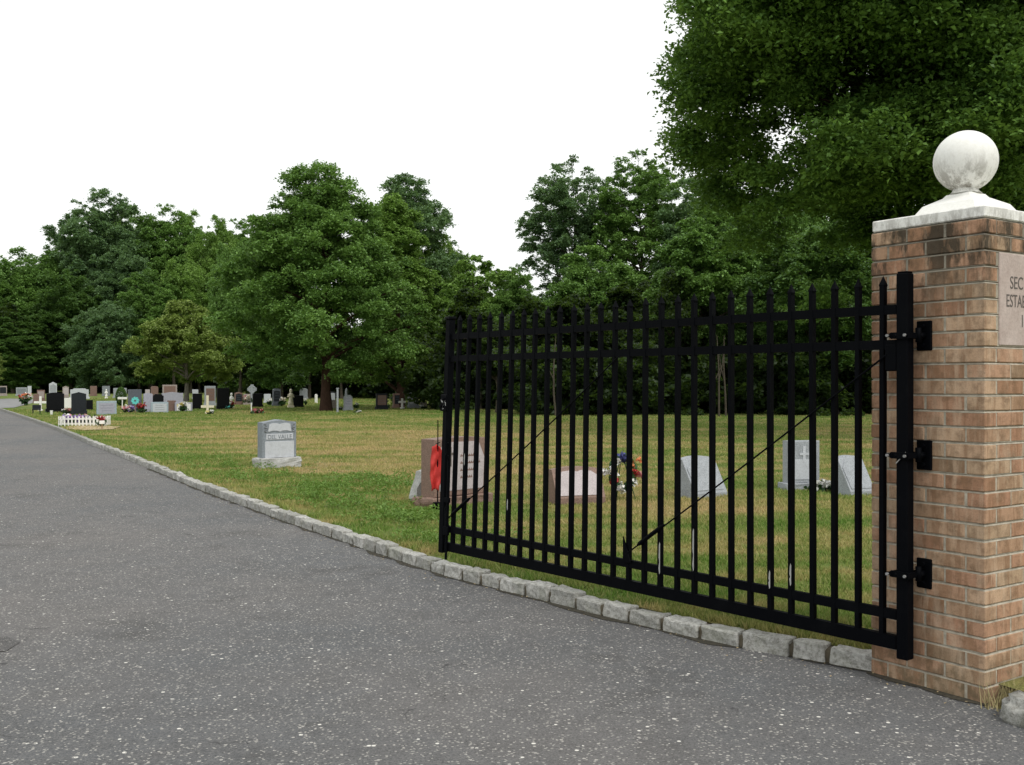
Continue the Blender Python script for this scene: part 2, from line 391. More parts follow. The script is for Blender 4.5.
# blocks on the far side of the pillar, the first rounded and worn
for q, (bx_, by_, L_, a_) in enumerate(((2.435, 4.77, .28, -62), (2.60, 4.48, .28, -60), (2.76, 4.20, .28, -58))):
    b = bmesh.new(); box(b, -L_/2, L_/2, -.09, .09, -.05, .125)
    bmesh.ops.bevel(b, geom=b.edges[:], offset=.045, segments=3, affect='EDGES')
    bmesh.ops.subdivide_edges(b, edges=[e for e in b.edges if e.calc_length() > .05], cuts=3, use_grid_fill=True)
    roughen(b, .02, 9, 0, 77+q); roughen(b, .008, 40, 0, 7+q)
    o = bm_obj('kerb_block', b, M['kerb'], kerb, True); o.location = (bx_, by_, 0); o.rotation_euler = (0, 0, R(a_))
    if q == 0: o['label'] = 'rounded worn block beside the pillar'
o = bm_obj('kerb_block_row', rest, M['kerb'], kerb); o['kind'] = 'stuff'
# mortar bed between blocks
V, Q = [], []
for s_ in np.arange(s_end-.05, KL[-1]-.3, .25):
    p, d = at_len(s_); nrm = Vector((d.y, -d.x, 0))
    for (a, z) in ((.012, -.02), (.018, .068), (.112, .078), (.118, -.02)): q = p+nrm*a; V.append((q.x, q.y, z))
for k in range(len(V)//4-1):
    for j in range(3): a = k*4+j; Q.append((a, a+1, a+5, a+4))
link('mortar_bed', mesh_np('mortar_bed', V, Q), mat_plain('old_mortar', (.085, .072, .05), .95, .5, 14), kerb)

# ------------------------------------------------------------------ brick pillar
C0 = Vector((2.351, 5.07, 0)); TH = math.atan2(.555, .832)
WX, WY, CH, NC = .70, .667, .0808, 30
pil = thing('brick_pillar', 'tan brick gate pillar with white ball on its cap and stone plaque', 'pillar', C0, TH)
core = bmesh.new(); prof = [(.004, -.15)]; G = .0052
for k in range(NC):
    prof += [(.004, (k+1)*CH-G-.001), (.0012, (k+1)*CH-G-.0008), (.012, (k+1)*CH+G*.9), (.004, (k+1)*CH+G)] if k < NC-1 else [(.004, (k+1)*CH-.003)]
rings = [[core.verts.new((x, y, z)) for x, y in ((a, a), (WX-a, a), (WX-a, WY-a), (a, WY-a))] for a, z in prof]
for r0, r1 in zip(rings, rings[1:]):
    for k in range(4): core.faces.new((r0[k], r0[(k+1) % 4], r1[(k+1) % 4], r1[k]))
core.faces.new(rings[0]); core.faces.new(rings[-1])
bm_obj('mortar', core, M['mortar'], pil)
bb = bmesh.new(); G = .0052
def brick(x0, x1, y0, y1, k):
    j = lambda a=.0015: random.uniform(-a, a)
    z0 = k*CH+G+j(); z1 = (k+1)*CH-G+j()
    if k == 0: z0 = -.1
    b2 = bmesh.new(); box(b2, x0, x1, y0, y1, z0, z1)
    bmesh.ops.bevel(b2, geom=b2.edges[:], offset=.0045, segments=1, affect='EDGES')
    cxm, cym, ang = (x0+x1)/2, (y0+y1)/2, random.uniform(-.004, .004)
    dx, dy = j(.002), j(.002)
    for v in b2.verts:
        a, b_ = v.co.x-cxm, v.co.y-cym; v.co.x = cxm+a-ang*b_+dx; v.co.y = cym+b_+ang*a+dy; v.co.z += ang*a
    me = bpy.data.meshes.new('t'); b2.to_mesh(me); b2.free(); bb.from_mesh(me); bpy.data.meshes.remove(me)
PX0, PX1 = .125, WX-.125
for k in range(NC):
    D = .1
    pl = 22 <= k <= 27
    if k % 2 == 1:
        xs = (0, D, WX-D, WX)
        for X0, X1 in ((0, D), (WX-D, WX)):
            n_ = 3; L_ = WY/n_
            for q in range(n_): brick(X0, X1, q*L_+(G if q else 0), (q+1)*L_-(G if q < n_-1 else 0), k)
        for Y0, Y1 in ((0, D), (WY-D, WY)):
            if pl and Y0 == 0: continue
            n_ = 2; a = D+2*G; L_ = (WX-2*a)/n_
            for q in range(n_): brick(a+q*L_+(G if q else 0), a+(q+1)*L_-(G if q < n_-1 else 0), Y0, Y1, k)
    else:
        for Y0, Y1 in ((0, D), (WY-D, WY)):
            n_ = 3; L_ = WX/n_
            if pl and Y0 == 0:
                brick(0, PX0-.012, Y0, Y1, k); brick(PX1+.012, WX, Y0, Y1, k); continue
            for q in range(n_): brick(q*L_+(G if q else 0), (q+1)*L_-(G if q < n_-1 else 0), Y0, Y1, k)
        for X0, X1 in ((0, D), (WX-D, WX)):
            n_ = 2; a = D+2*G; L_ = (WY-2*a)/n_
            for q in range(n_): brick(X0, X1, a+q*L_+(G if q else 0), a+(q+1)*L_-(G if q < n_-1 else 0), k)
bm_obj('brickwork', bb, M['brick'], pil)
b = bmesh.new(); box(b, PX0, PX1, -.003, .05, 22*CH+.01, 28*CH-.006, .004)
plq = bm_obj('plaque', b, M['plaque'], pil)
def text(parent, body, size, x, y, z, mat, ext=.0012, font_scale=(1, 1), name='lettering', align='LEFT'):
    cu = bpy.data.curves.new(name, 'FONT'); cu.body = body; cu.size = size; cu.extrude = ext; cu.align_x = align; cu.offset = -.0
    o = bpy.data.objects.new(name, cu); COL.objects.link(o); o.parent = parent; cu.materials.append(mat)
    o.location = (x, y, z); o.rotation_euler = (math.pi/2, 0, 0); o.scale = (font_scale[0], font_scale[1], 1)
    bpy.context.view_layer.update()
    me = bpy.data.meshes.new_from_object(o.evaluated_get(bpy.context.evaluated_depsgraph_get())); n = bpy.data.objects.new(name, me); COL.objects.link(n)
    n.parent = parent; n.location = o.location; n.rotation_euler = o.rotation_euler; n.scale = o.scale
    if not me.materials: me.materials.append(mat)
    bpy.data.objects.remove(o); n.name = name; return n
text(plq, 'SEC', .082, PX0+.090, -.0034, 2.078, M['ink'], font_scale=(.90, 1.12))
text(plq, 'ESTABLISHED', .082, PX0+.055, -.0034, 1.985, M['ink'], font_scale=(.80, 1.12))
text(plq, '1', .082, PX0+.185, -.0034, 1.885, M['ink'], font_scale=(.90, 1.12))
zt = NC*CH
b = bmesh.new(); box(b, .003, WX-.003, .003, WY-.003, .002, .062, .006); roughen(b, .002, 20, 3, 2)
bm_obj('cap_slab', b, M['cap'], pil, loc=(0, 0, zt))
cx_, cy_ = WX/2+.012, WY/2
b = bmesh.new(); prof = [(.200, 0), (.196, .028), (.166, .074), (.088, .116), (.074, .134)]
rings = []
for a, z in prof:
    pr = []
    for (sx, sy) in ((-1, -1), (1, -1), (1, 1), (-1, 1)):
        c = a*.10
        order = ((a, a-c), (a-c, a)) if sx*sy > 0 else ((a-c, a), (a, a-c))
        for (u, w) in order: pr.append(b.verts.new((sx*u, sy*w, z)))
    rings.append(pr)
for r0, r1 in zip(rings, rings[1:]):
    for k in range(8): b.faces.new((r0[k], r0[(k+1) % 8], r1[(k+1) % 8], r1[k]))
b.faces.new(rings[0]); b.faces.new(rings[-1])
bm_obj('plinth', b, M['plinth'], pil, loc=(cx_, cy_, zt+.062))
b = bmesh.new(); bz = 2.806-.004
lathe(b, [(.085, 0), (.07, .012), (.062, .03), (.072, .05), (.06, .06)], 32)
bm_obj('neck', b, M['cap'], pil, True, loc=(cx_, cy_, zt+.2))
b = bmesh.new(); bmesh.ops.create_uvsphere(b, u_segments=64, v_segments=40, radius=.165)
bm_obj('ball', b, M['ball'], pil, True, loc=(cx_, cy_, bz))

# ------------------------------------------------------------------ gate
GR = Vector((2.055, 5.334, 0)); GA = math.atan2(.775, -.632); GLEN = 4.165
gate = thing('metal_gate', 'tall black steel picket gate swung open beside the brick pillar', 'gate', GR, GA)
def warp(bm):
    for v in bm.verts:
        s_, z = v.co.x, v.co.z
        k = .040*max(0, (s_-1.2)/2.9)**1.3 if s_ > 1.2 else 0
        v.co.y -= k*(z-.25)
def gpart(name, bm, mat=None, parent=None, smooth=False):
    warp(bm); return bm_obj(name, bm, mat or M['metal'], parent or gate, smooth)
b = bmesh.new(); box(b, -.032, .032, -.032, .032, .155, 2.17, .004); box(b, -.028, .028, -.028, .028, 2.17, 2.18, .003); gpart('hinge_post', b)
b = bmesh.new(); box(b, GLEN-.031, GLEN+.031, -.031, .031, .175, 2.13, .005); box(b, GLEN-.037, GLEN+.037, -.037, .037, 2.13, 2.155, .006); gpart('free_post', b)
for z, h, w in ((1.985, .05, .03), (1.80, .05, .03), (.378, .052, .03), (.232, .072, .036)):
    b = bmesh.new()
    for q in range(8):
        x0 = .042+(GLEN-.082)*q/8; x1 = .042+(GLEN-.082)*(q+1)/8
        box(b, x0, x1, -w/2, w/2, z-h/2, z+h/2)
    bmesh.ops.remove_doubles(b, verts=b.verts, dist=.0002)
    b.faces.ensure_lookup_table()
    gpart('rail', b)
chips = {11: (.36, .56), 9: (.42, .68), 4: (.44, .56), 5: (.40, .50), 22: (.62, .70), 26: (.93, 1.02)}
for k in range(28):
    x = .128+.1445*k+random.uniform(-.003, .003); r = .0125; b = bmesh.new(); tilt = random.uniform(-.004, .004)
    yo = .0
    box(b, x-r, x+r, -r-.0045+yo, r+.0045+yo, .262, 2.115)
    # spear tip
    t0 = [b.verts.new((x+a*r*1.35, c*r*1.35, 2.118)) for a, c in ((-1, -1), (1, -1), (1, 1), (-1, 1))]
    tp = b.verts.new((x, 0, 2.168)); bt = [b.verts.new((x+a*r*.9, c*r*.9, 2.098)) for a, c in ((-1, -1), (1, -1), (1, 1), (-1, 1))]
    for q in range(4): b.faces.new((t0[q], t0[(q+1) % 4], tp)); b.faces.new((bt[q], bt[(q+1) % 4], t0[(q+1) % 4], t0[q]))
    for v in b.verts: v.co.x += tilt*(v.co.z-1.1)
    pk = gpart('picket', b)
    if k in chips:
        z0, z1 = chips[k]; b = bmesh.new(); prism(b, [(x-.011, z0), (x-.005, z0-.01), (x+.001, z0+.03), (x-.005, z0+(z1-z0)*.35), (x+.000, (z0+z1)/2), (x-.002, z1-.02), (x-.007, z1), (x-.0115, z1-.01)], .0175, .0185)
        gpart('paint_chip', b, M['chip'], pk)
def cable(x0, z0, x1, z1, tb):
    b = bmesh.new(); n = 10
    pts = [(x0+(x1-x0)*q/n, .026, z0+(z1-z0)*q/n-.012*math.sin(math.pi*q/n)) for q in range(n+1)]
    tube(b, pts, .0052, 6); c = gpart('brace_cable', b)
    b = bmesh.new(); P = lambda q: (x0+(x1-x0)*q, .028, z0+(z1-z0)*q)
    tube(b, [P(tb-.012), P(tb), P(tb+.10), P(tb+.112)], [.006, .015, .015, .006], 8); gpart('turnbuckle', b, None, c)
    b = bmesh.new(); prism(b, [(x0-.02*(1 if x1 > x0 else -1), z0-.05), (x0+.05*(1 if x1 > x0 else -1), z0-.05), (x0-.02*(1 if x1 > x0 else -1), z0+.12)], .02, .03); gpart('corner_bracket', b, None, c)
cable(GLEN-.06, .45, GLEN/2, 1.78, .05)
cable(GLEN/2-.07, .44, .07, 1.76, .07)
b = bmesh.new(); box(b, .03, .10, .012, .03, 1.66, 1.80, .006); gpart('corner_bracket', b)
# latch and drop rod on the free post
b = bmesh.new(); box(b, GLEN-.045, GLEN+.045, .030, .05, 1.36, 1.50, .006); tube(b, [(GLEN-.02, .05, 1.46), (GLEN-.02, .075, 1.46)], .012, 8); tube(b, [(GLEN+.02, .05, 1.40), (GLEN+.02, .07, 1.40)], .012, 8)
lt = gpart('latch', b)
for q in range(9):
    a = random.random()*6; b = bmesh.new(); x_ = GLEN+random.uniform(-.04, .04); z_ = random.uniform(1.365, 1.46); L_ = random.uniform(.008, .02)
    prism(b, [(x_-L_*math.cos(a)-.003, z_-L_*math.sin(a)), (x_+.004, z_-.005), (x_+L_*math.cos(a), z_+L_*math.sin(a)), (x_-.003, z_+.005)], .0505, .0515); gpart('scratch', b, M['chip'], lt)
b = bmesh.new(); tube(b, [(GLEN-.085, .03, .13), (GLEN-.085, .03, .95), (GLEN-.085, .045, .99)], .011, 8); box(b, GLEN-.11, GLEN-.04, .018, .04, .33, .40, .003); box(b, GLEN-.11, GLEN-.04, .018, .04, .6, .64, .003); gpart('drop_rod', b)
b = bmesh.new(); tube(b, [(GLEN-.075, .03, .95), (GLEN-.075, .055, 1.0), (GLEN-.10, .055, 1.10)], .009, 6); gpart('rod_handle', b)
b = bmesh.new(); prism(b, [(-.03, 1.235), (-.028, 1.24), (.028, 1.18), (.026, 1.174)], .0425, .0436); gpart('scratch', b, M['chip'])
# hinges: plate on the brick, clamp round the post
dirp = Vector((.832, .555, 0))             # towards the pillar face
inv = Matrix.Rotation(-GA, 3, 'Z')
to_p = inv @ dirp; tu = inv @ Vector((-.555, .832, 0))
corner_l = inv @ (C0-GR)
for z in (1.845, 1.22, .60):
    h = bpy.data.objects.new('hinge', None); COL.objects.link(h); h.parent = gate; h.empty_display_size = .1
    fp = Vector(corner_l)+tu*.335                 # point on the pillar's gate-side face
    b = bmesh.new()
    vs = box(b, -.012, .004, -.043, .043, -.078, .078, .004)
    for v in b.verts: v.co = fp+to_p*v.co.x+tu*v.co.y+Vector((0, 0, z+v.co.z))
    bm_obj('hinge_plate', b, M['metal'], h)
    for q in (-.05, .05):
        b = bmesh.new(); tube(b, [fp-to_p*.012+Vector((0, 0, z+q)), fp-to_p*.026+Vector((0, 0, z+q))], .012, 6); bm_obj('bolt', b, M['metal'], h)
    b = bmesh.new()
    mid = fp-to_p*.055; tube(b, [mid+Vector((0, 0, z-.035)), mid+Vector((0, 0, z+.04))], .016, 10)
    tube(b, [fp-to_p*.01+Vector((0, 0, z)), mid+Vector((0, 0, z))], .018, 8)
    bm_obj('hinge_pin', b, M['metal'], h, True)
    b = bmesh.new()
    box(b, -.05, .05, .045, .053, z-.017, z+.017); box(b, -.05, .05, -.053, -.045, z-.017, z+.017); box(b, .044, .052, -.06, .06, z-.014, z+.014); box(b, -.052, -.044, -.06, .06, z-.0145, z+.0145)
    tube(b, [(.03, .05, z), tuple(mid+Vector((0, 0, z)))], .012, 8); tube(b, [(-.04, .052, z), (-.04, .07, z)], .009, 6); tube(b, [(.062, .052, z), (.062, .075, z)], .010, 6)
    bm_obj('clamp', b, M['metal'], h)
    for q in (-.04, .058):
        b = bmesh.new(); tube(b, [(q, .070, z), (q, .080, z)], .008, 6); bm_obj('bolt', b, M['steel'], h)

# ------------------------------------------------------------------ gravestones
GS = 'gravestones of the cemetery'
def inscription(parent, w, z0, z1, y, mat, rows):
    b = bmesh.new(); n = rows
    for r in range(n):
        z = z1-(z1-z0)*(r+.5)/n; ln = w*random.uniform(.5, .9)/2; x = -ln
        while x < ln-.02:
            l2 = random.uniform(.02, .06); box(b, x, min(x+l2, ln), y-.002, y, z-.009, z+.009); x += l2+.015
    return b
def tops(kind, w, h):
    """front outline (x,z)"""
    p = [(-w/2, 0), (w/2, 0)]; n = 12
    if kind == 'flat': p += [(w/2, h), (-w/2, h)]
    elif kind == 'serp':
        sh = h*.90
        for k in range(n+1):
            x = w/2-w*k/n; t = abs(x)/(w/2); p.append((x, sh+(h-sh)*(.5+.5*math.cos(math.pi*min(1, t*1.15))) if t < .87 else sh))
    elif kind == 'round':
        sh = h-w*.22
        for k in range(n+1): a = math.pi*k/n; p.append((w/2*math.cos(a), sh+w*.22*math.sin(a)))
    elif kind == 'arch':
        sh = h*.93
        for k in range(n+1): x = w/2-w*k/n; p.append((x, h-(h-sh)*(2*x/w)**2))
    elif kind == 'peak': p += [(w/2, h*.9), (w*.12, h*.97), (0, h), (-w*.12, h*.97), (-w/2, h*.9)]
    elif kind == 'notch': p += [(w/2, h*.88), (w*.38, h*.88), (w*.3, h), (-w*.3, h), (-w*.38, h*.88), (-w/2, h*.88)]
    return p
def stone(label, kind, x0, x1, yt, yb, mat, base=True, rz=28, t=.2, panel=None, d=None, group=GS, cat='gravestone', name='gravestone', bmat=None, rows=0, basew=1.12, baseh=None):
    p = gpt((x0+x1)/2, yb)
    if d: p = Vector((((x0+x1)/2-CX)/F*d, d, LAWN))
    w = (x1-x0)/F*p.y; h = (yb-yt)/F*p.y
    rel = abs(rz-math.degrees(math.atan2(-p.x, p.y)))
    w = max(.25*w, (w-t*math.sin(R(rel)))/max(.3, math.cos(R(rel))))
    g = thing(name, label, cat, (p.x, p.y, LAWN-.02), R(rz), group)
    h += .02; bh = (baseh if baseh is not None else min(.22, h*.2)) if base else 0
    if base:
        b = bmesh.new(); box(b, -w/2*1.0, w/2, -t/2-.05, t/2+.05, 0, bh, .008); roughen(b, .012, 18, 2, int(p.x*10), .01)
        bm_obj('base', b, bmat or mat, g); w2 = w/basew
    else: w2 = w
    b = bmesh.new(); prism(b, [(x, z+bh-.002*(z == 0)) for x, z in tops(kind, w2, h-bh)], -t/2, t/2, min(.012, w2*.02)); die = bm_obj('tablet', b, mat, g)
    if panel is not None:
        b = bmesh.new(); prism(b, [(x*.8, bh+(h-bh)*.12+z*.74) for x, z in tops(kind, w2, h-bh)], -t/2-.006, -t/2+.01); bm_obj('panel', b, panel, die)
        if rows: bm_obj('inscription', inscription(die, w2*.75, bh+(h-bh)*.2, bh+(h-bh)*.8, -t/2-.007, M['ink2'], rows), M['ink2'], die)
    return g, w2, h, bh
# --- near stone with an open book and a family name
p = gpt(277, 466.5); g = thing('gravestone', 'gray granite gravestone with an open book carved above the name DEL VALLE', 'gravestone', (p.x, p.y, LAWN-.02), R(38), GS)
b = bmesh.new(); box(b, -.40, .40, -.18, .18, 0, .19, .012); roughen(b, .022, 14, 4, 3, .01); bm_obj('base', b, M['rough'], g)
w, h = .66, .685; b = bmesh.new(); prism(b, [(x, z+.188) for x, z in ((-w/2, 0), (w/2, 0), (w/2, h*.93), (w*.28, h*.955), (0, h), (-w*.28, h*.955), (-w/2, h*.93))], -.11, .11, .012); die = bm_obj('tablet', b, mat_granite('granite_steel_gray', (.225, .25, .28)), g)
b = bmesh.new(); box(b, -.28, .28, -.116, -.1, .19, .485, .004); bm_obj('panel', b, M['pale'], die)
b = bmesh.new(); box(b, -.26, .26, -.118, -.1, .515, .62, .004); pn = bm_obj('name_panel', b, M['pale'], die)
text(pn, 'DEL VALLE', .115, 0, -.119, .527, M['ink2'], align='CENTER', font_scale=(.86, .95))
b = bmesh.new()
for sx in (-1, 1):
    pts = [(x_, z_*.92+.012) for x_, z_ in [(0.0, .70), (.06, .72), (.14, .722), (.215, .70), (.225, .71), (.20, .85), (.13, .872), (.05, .865), (0, .845)]]
    prism(b, [(sx*x, z) for x, z in (pts if sx > 0 else pts[::-1])], -.122, -.1)
bk = bm_obj('carved_book', b, M['pale'], die)
for sx in (-1, 1):
    for q in range(5):
        b = bmesh.new(); tube(b, [(sx*(.255+.02*math.sin(q*2.1)), -.112, .66+q*.032), (sx*(.275+.02*math.cos(q*3)), -.122, .675+q*.032)], [.018, .01], 6)
        bm_obj('carved_flower', b, M['gray_dark'], die)
# --- red granite stone behind the gate's free end
p = gpt(450, 503); g = thing('gravestone', 'red granite gravestone with cross, behind the free end of the gate', 'gravestone', (p.x+.05, p.y, LAWN-.02), R(46), GS)
b = bmesh.new(); box(b, -.52, .50, -.20, .20, 0, .13, .012); roughen(b, .022, 14, 4, 5, .01); bm_obj('base', b, M['red'], g)
b = bmesh.new(); prism(b, [(-.44, .128), (.44, .128), (.44, .84), (.1, .86), (-.44, .84)], -.13, .13, .01); die = bm_obj('tablet', b, M['red'], g)
b = bmesh.new(); prism(b, [(-.36, .2), (.38, .2), (.40, .60), (.30, .80), (-.30, .80), (-.38, .66)], -.136, -.12); bm_obj('panel', b, M['pink'], die)
b = bmesh.new(); box(b, -.2, -.17, -.142, -.135, .5, .74); box(b, -.26, -.11, -.1415, -.1355, .64, .67); bm_obj('carved_cross', b, M['ink'], die)
for q in range(4):
    b = bmesh.new(); ln = random.uniform(.18, .30); pts = [(-.02, .62-q*.09)]; x = -.02
    while x < ln: pts.append((x+.02, .648-q*.09)); pts.append((x+.035, .622-q*.09)); x += .035
    pts.append((x, .612-q*.09)); pts.append((-.02, .612-q*.09)); prism(b, pts, -.1375, -.1365); bm_obj('carved_line', b, M['brown'], die)
# rough rock leaning at its back
p2 = gpt(418, 503.); r = thing('gravestone', 'rough gray rock slab leaning behind the red granite stone', 'rock', (p2.x+.06, p2.y+.18, LAWN-.03), R(30))
b = bmesh.new(); prism(b, [(-.17, 0), (.2, 0), (.17, .36), (.04, .45), (-.06, .40), (-.13, .2)], -.08, .12, .02); roughen(b, .03, 9, 3, 8, .02); bm_obj('rock', b, M['rough'], r)
# red cloth flag on a thin pole
p = gpt(437.5, 512.5); fl = thing('garden_flag', 'crumpled red flag on a thin dark pole before the red granite stone', 'flag', (p.x-.0, p.y, LAWN), R(15))
b = bmesh.new(); tube(b, [(0, 0, 0), (0.005, 0, 1.08)], [.008, .006], 6); tube(b, [(-.02, 0, .80), (.03, 0, .82)], .005, 6); bm_obj('pole', b, M['metal'], fl)
V, Q = [], []; nx, nz = 14, 22
for j in range(nz+1):
    tz = j/nz; z = .80-.52*tz; wd = .045+.035*math.sin(math.pi*min(1, tz*1.1))
    for i in range(nx+1):
        u = i/nx*2-1; V.append((u*wd-.02+.012*math.sin(tz*5), -.02+.022*math.sin(u*4+tz*3)+.012*math.sin(tz*17+u*3), z-.03*abs(u)))
for j in range(nz):
    for i in range(nx): a = j*(nx+1)+i; Q.append((a, a+1, a+nx+2, a+nx+1))
o = link('cloth', mesh_np('cloth', V, Q, True), M['redcloth'], fl); sm = o.modifiers.new('t', 'SOLIDIFY'); sm.thickness = .004
b = bmesh.new(); lathe(b, [(.045, 0), (.06, .06), (.055, .12)], 12); bm_obj('flower_vase', b, M['metal'], fl)

def slant(label, x0, x1, yt, yb, mat, face, rz, W=None, D=.34, emblem=False, arch=True):
    p = gpt((x0+x1)/2, yb); tot = (x1-x0)/F*p.y; h = (yb-yt)/F*p.y+.02
    rel = abs(rz-math.degrees(math.atan2(-p.x, p.y))); W = W or max(.3, (tot-D*.9*math.sin(R(rel)))/math.cos(R(rel)))
    g = thing('slant_marker', label, 'gravestone', (p.x, p.y, LAWN-.02), R(rz), GS)
    b = bmesh.new(); sideprism(b, [(-D/2, 0), (D/2, 0), (D/2, h), (D/2-.10, h), (-D/2, .10)], -W/2, W/2)
    if arch:
        bmesh.ops.subdivide_edges(b, edges=[e for e in b.edges if abs(e.verts[0].co.x-e.verts[1].co.x) > W*.5], cuts=9)
        for v in b.verts:
            if v.co.z > h*.9: v.co.z += (.07*(1-(2*v.co.x/W)**2)-.05)*h
    bmesh.ops.bevel(b, geom=b.edges[:], offset=.004, segments=1, affect='EDGES') if not arch else None
    die = bm_obj('tablet', b, mat, g)
    # face panel lying on the slope
    yA, zA, yB, zB = -D/2, .10, D/2-.10, h*.97; b = bmesh.new(); prs = []
    for (u, v) in ((-.42, .08), (.42, .08), (.46, .7), (.3, .9), (0, .95), (-.3, .9), (-.46, .7)):
        y = yA+(yB-yA)*v; z = zA+(zB-zA)*v; prs.append((u*W, y-.008, z+.004))
    f = b.faces.new([b.verts.new(q) for q in prs]); r_ = bmesh.ops.extrude_face_region(b, geom=[f])
    for v in r_['geom']:
        if isinstance(v, bmesh.types.BMVert): v.co.y += .02; v.co.z -= .012
    bm_obj('panel', b, face, die)
    return g
slant('low pink granite slant marker with pale face, left of the flower wreath', 549, 605, 467.5, 503, M['red'], M['pink'], 20, D=.28)
slant('gray granite slant marker standing between the wreath and the tall upright stone', 678, 726, 457, 498, M['gray'], M['gray'], 34)
slant('gray granite slant marker right beside the brick pillar edge', 834, 873, 456.5, 496, M['gray'], M['gray'], 26)
g, w_, h_, bh_ = stone('tall upright gray gravestone with cross emblem behind the middle pickets', 'flat', 780, 822, 440.5, 491, M['gray'], rz=12, t=.18, baseh=.14, basew=1.2)
b = bmesh.new(); box(b, -w_*.3, w_*.3, -.096, -.085, bh_+.05, bh_+.33, .003); bm_obj('panel', b, M['pale'], g)
b = bmesh.new(); box(b, -.02, .02, -.1, -.085, h_-.30, h_-.07); box(b, -.07, .07, -.0995, -.0855, h_-.20, h_-.165); bm_obj('carved_cross', b, M['pale'], g)
text(g, 'IHS', .09, 0, -.093, h_-.42, M['ink2'], align='CENTER', font_scale=(.9, 1)) if False else None

# --- leaf / petal scatter
def leaf_np(c, L, rng, up=.6, wr=.62, fold=.12):
    n = len(c); L = np.broadcast_to(L, (n,))[:, None]
    N = rng.normal(size=(n, 3)); N /= np.linalg.norm(N, axis=1)[:, None]; N[:, 2] = np.abs(N[:, 2])+up; N /= np.linalg.norm(N, axis=1)[:, None]
    T = rng.normal(size=(n, 3)); T -= (T*N).sum(1)[:, None]*N; T /= np.linalg.norm(T, axis=1)[:, None]; B = np.cross(N, T)
    V = np.empty((n, 4, 3), np.float32)
    V[:, 0] = c-T*L*.5; V[:, 1] = c+B*L*wr*.5-T*L*.05+N*L*fold; V[:, 2] = c+T*L*.5-N*L*fold*.6; V[:, 3] = c-B*L*wr*.5-T*L*.05+N*L*fold
    return V.reshape(-1, 3), np.arange(n*4, dtype=np.int32).reshape(-1, 4)
def blossoms(name, parent, mat, n, size, rad, center, seed, flat=1.):
    rng = np.random.default_rng(seed); k = max(6, n); c = rng.normal(size=(k, 3))*np.array([rad, rad, rad*flat])*.55+np.array(center)
    c[:, 2] = np.maximum(c[:, 2], .01); c = np.repeat(c, 5, 0)+rng.normal(size=(k*5, 3))*size*.3
    V, Q = leaf_np(c, size, rng, .2, .8, .2); return link(name, mesh_np(name, V, Q), mat, parent)
def bouquet(label, px, py, w, h, cols, seed=0, vase=None, d=None):
    p = gpt(px, py)
    if d: p = Vector(((px-CX)/F*d, d, LAWN))
    W = w/F*p.y; H = h/F*p.y; g = thing('flower_bouquet', label, 'flowers', (p.x, p.y, LAWN-.01), 0, 'flowers left on graves')
    blossoms('leaves', g, M['stem'], 30, W*.28, W*.38, (0, 0, H*.35), seed, H/W*.6)
    for i, c in enumerate(cols):
        blossoms('blossom', g, M[c], 14, W*.22, W*.34, ((i-(len(cols)-1)/2)*W*.4/max(1, len(cols)-1) if len(cols) > 1 else 0, -.02, H*.65), seed+i+1, H/W*.5)
    b = bmesh.new(); lathe(b, [(W*.12, 0), (W*.16, H*.3)], 10) ; bm_obj('vase', b, M[vase or 'metal'], g)
    return g
# white flowers in front of the upright stone
bouquet('white flowers heaped between the tall upright stone and the slant marker by the pillar', 822, 493, 20, 15, ['white', 'white'], 3, 'white')
# wreath on easel
p = gpt(622, 500); wr = thing('flower_wreath', 'round wreath of blue, white and red flowers on a wire easel', 'wreath', (p.x, p.y, LAWN-.01), R(10))
b = bmesh.new()
for a, c in (((-.17, -.06, 0), (0, .02, .62)), ((.17, -.06, 0), (0, .02, .62)), ((0, .25, 0), (0, .03, .60))): tube(b, [a, c], .006, 6)
bm_obj('easel', b, M['stem'], wr)
b = bmesh.new(); ring = [(.145*math.cos(a), -.03, .37+.20*math.sin(a)) for a in np.linspace(0, 2*math.pi, 25)]; tube(b, ring, .048, 8, False); roughen(b, .02, 30, 1, 1); bm_obj('ring', b, M['stem'], wr)
for i, (a, c, n_) in enumerate(((95, 'bluef', 20), (130, 'white', 10), (70, 'bluef', 8), (175, 'white', 12), (215, 'redf', 12), (255, 'white', 16), (5, 'redf', 9), (30, 'orange', 6), (320, 'white', 7), (285, 'stem', 14))):
    blossoms('blossom', wr, M[c], n_, .05, .042, (.15*math.cos(R(a)), -.065, .37+.20*math.sin(R(a))), 40+i)
blossoms('blossom', wr, M['white'], 5, .05, .04, (-.25, -.03, .36), 60); blossoms('blossom', wr, M['orange'], 4, .04, .03, (.22, -.03, .52), 61); blossoms('blossom', wr, M['pinkf'], 4, .05, .03, (.24, -.03, .33), 62)

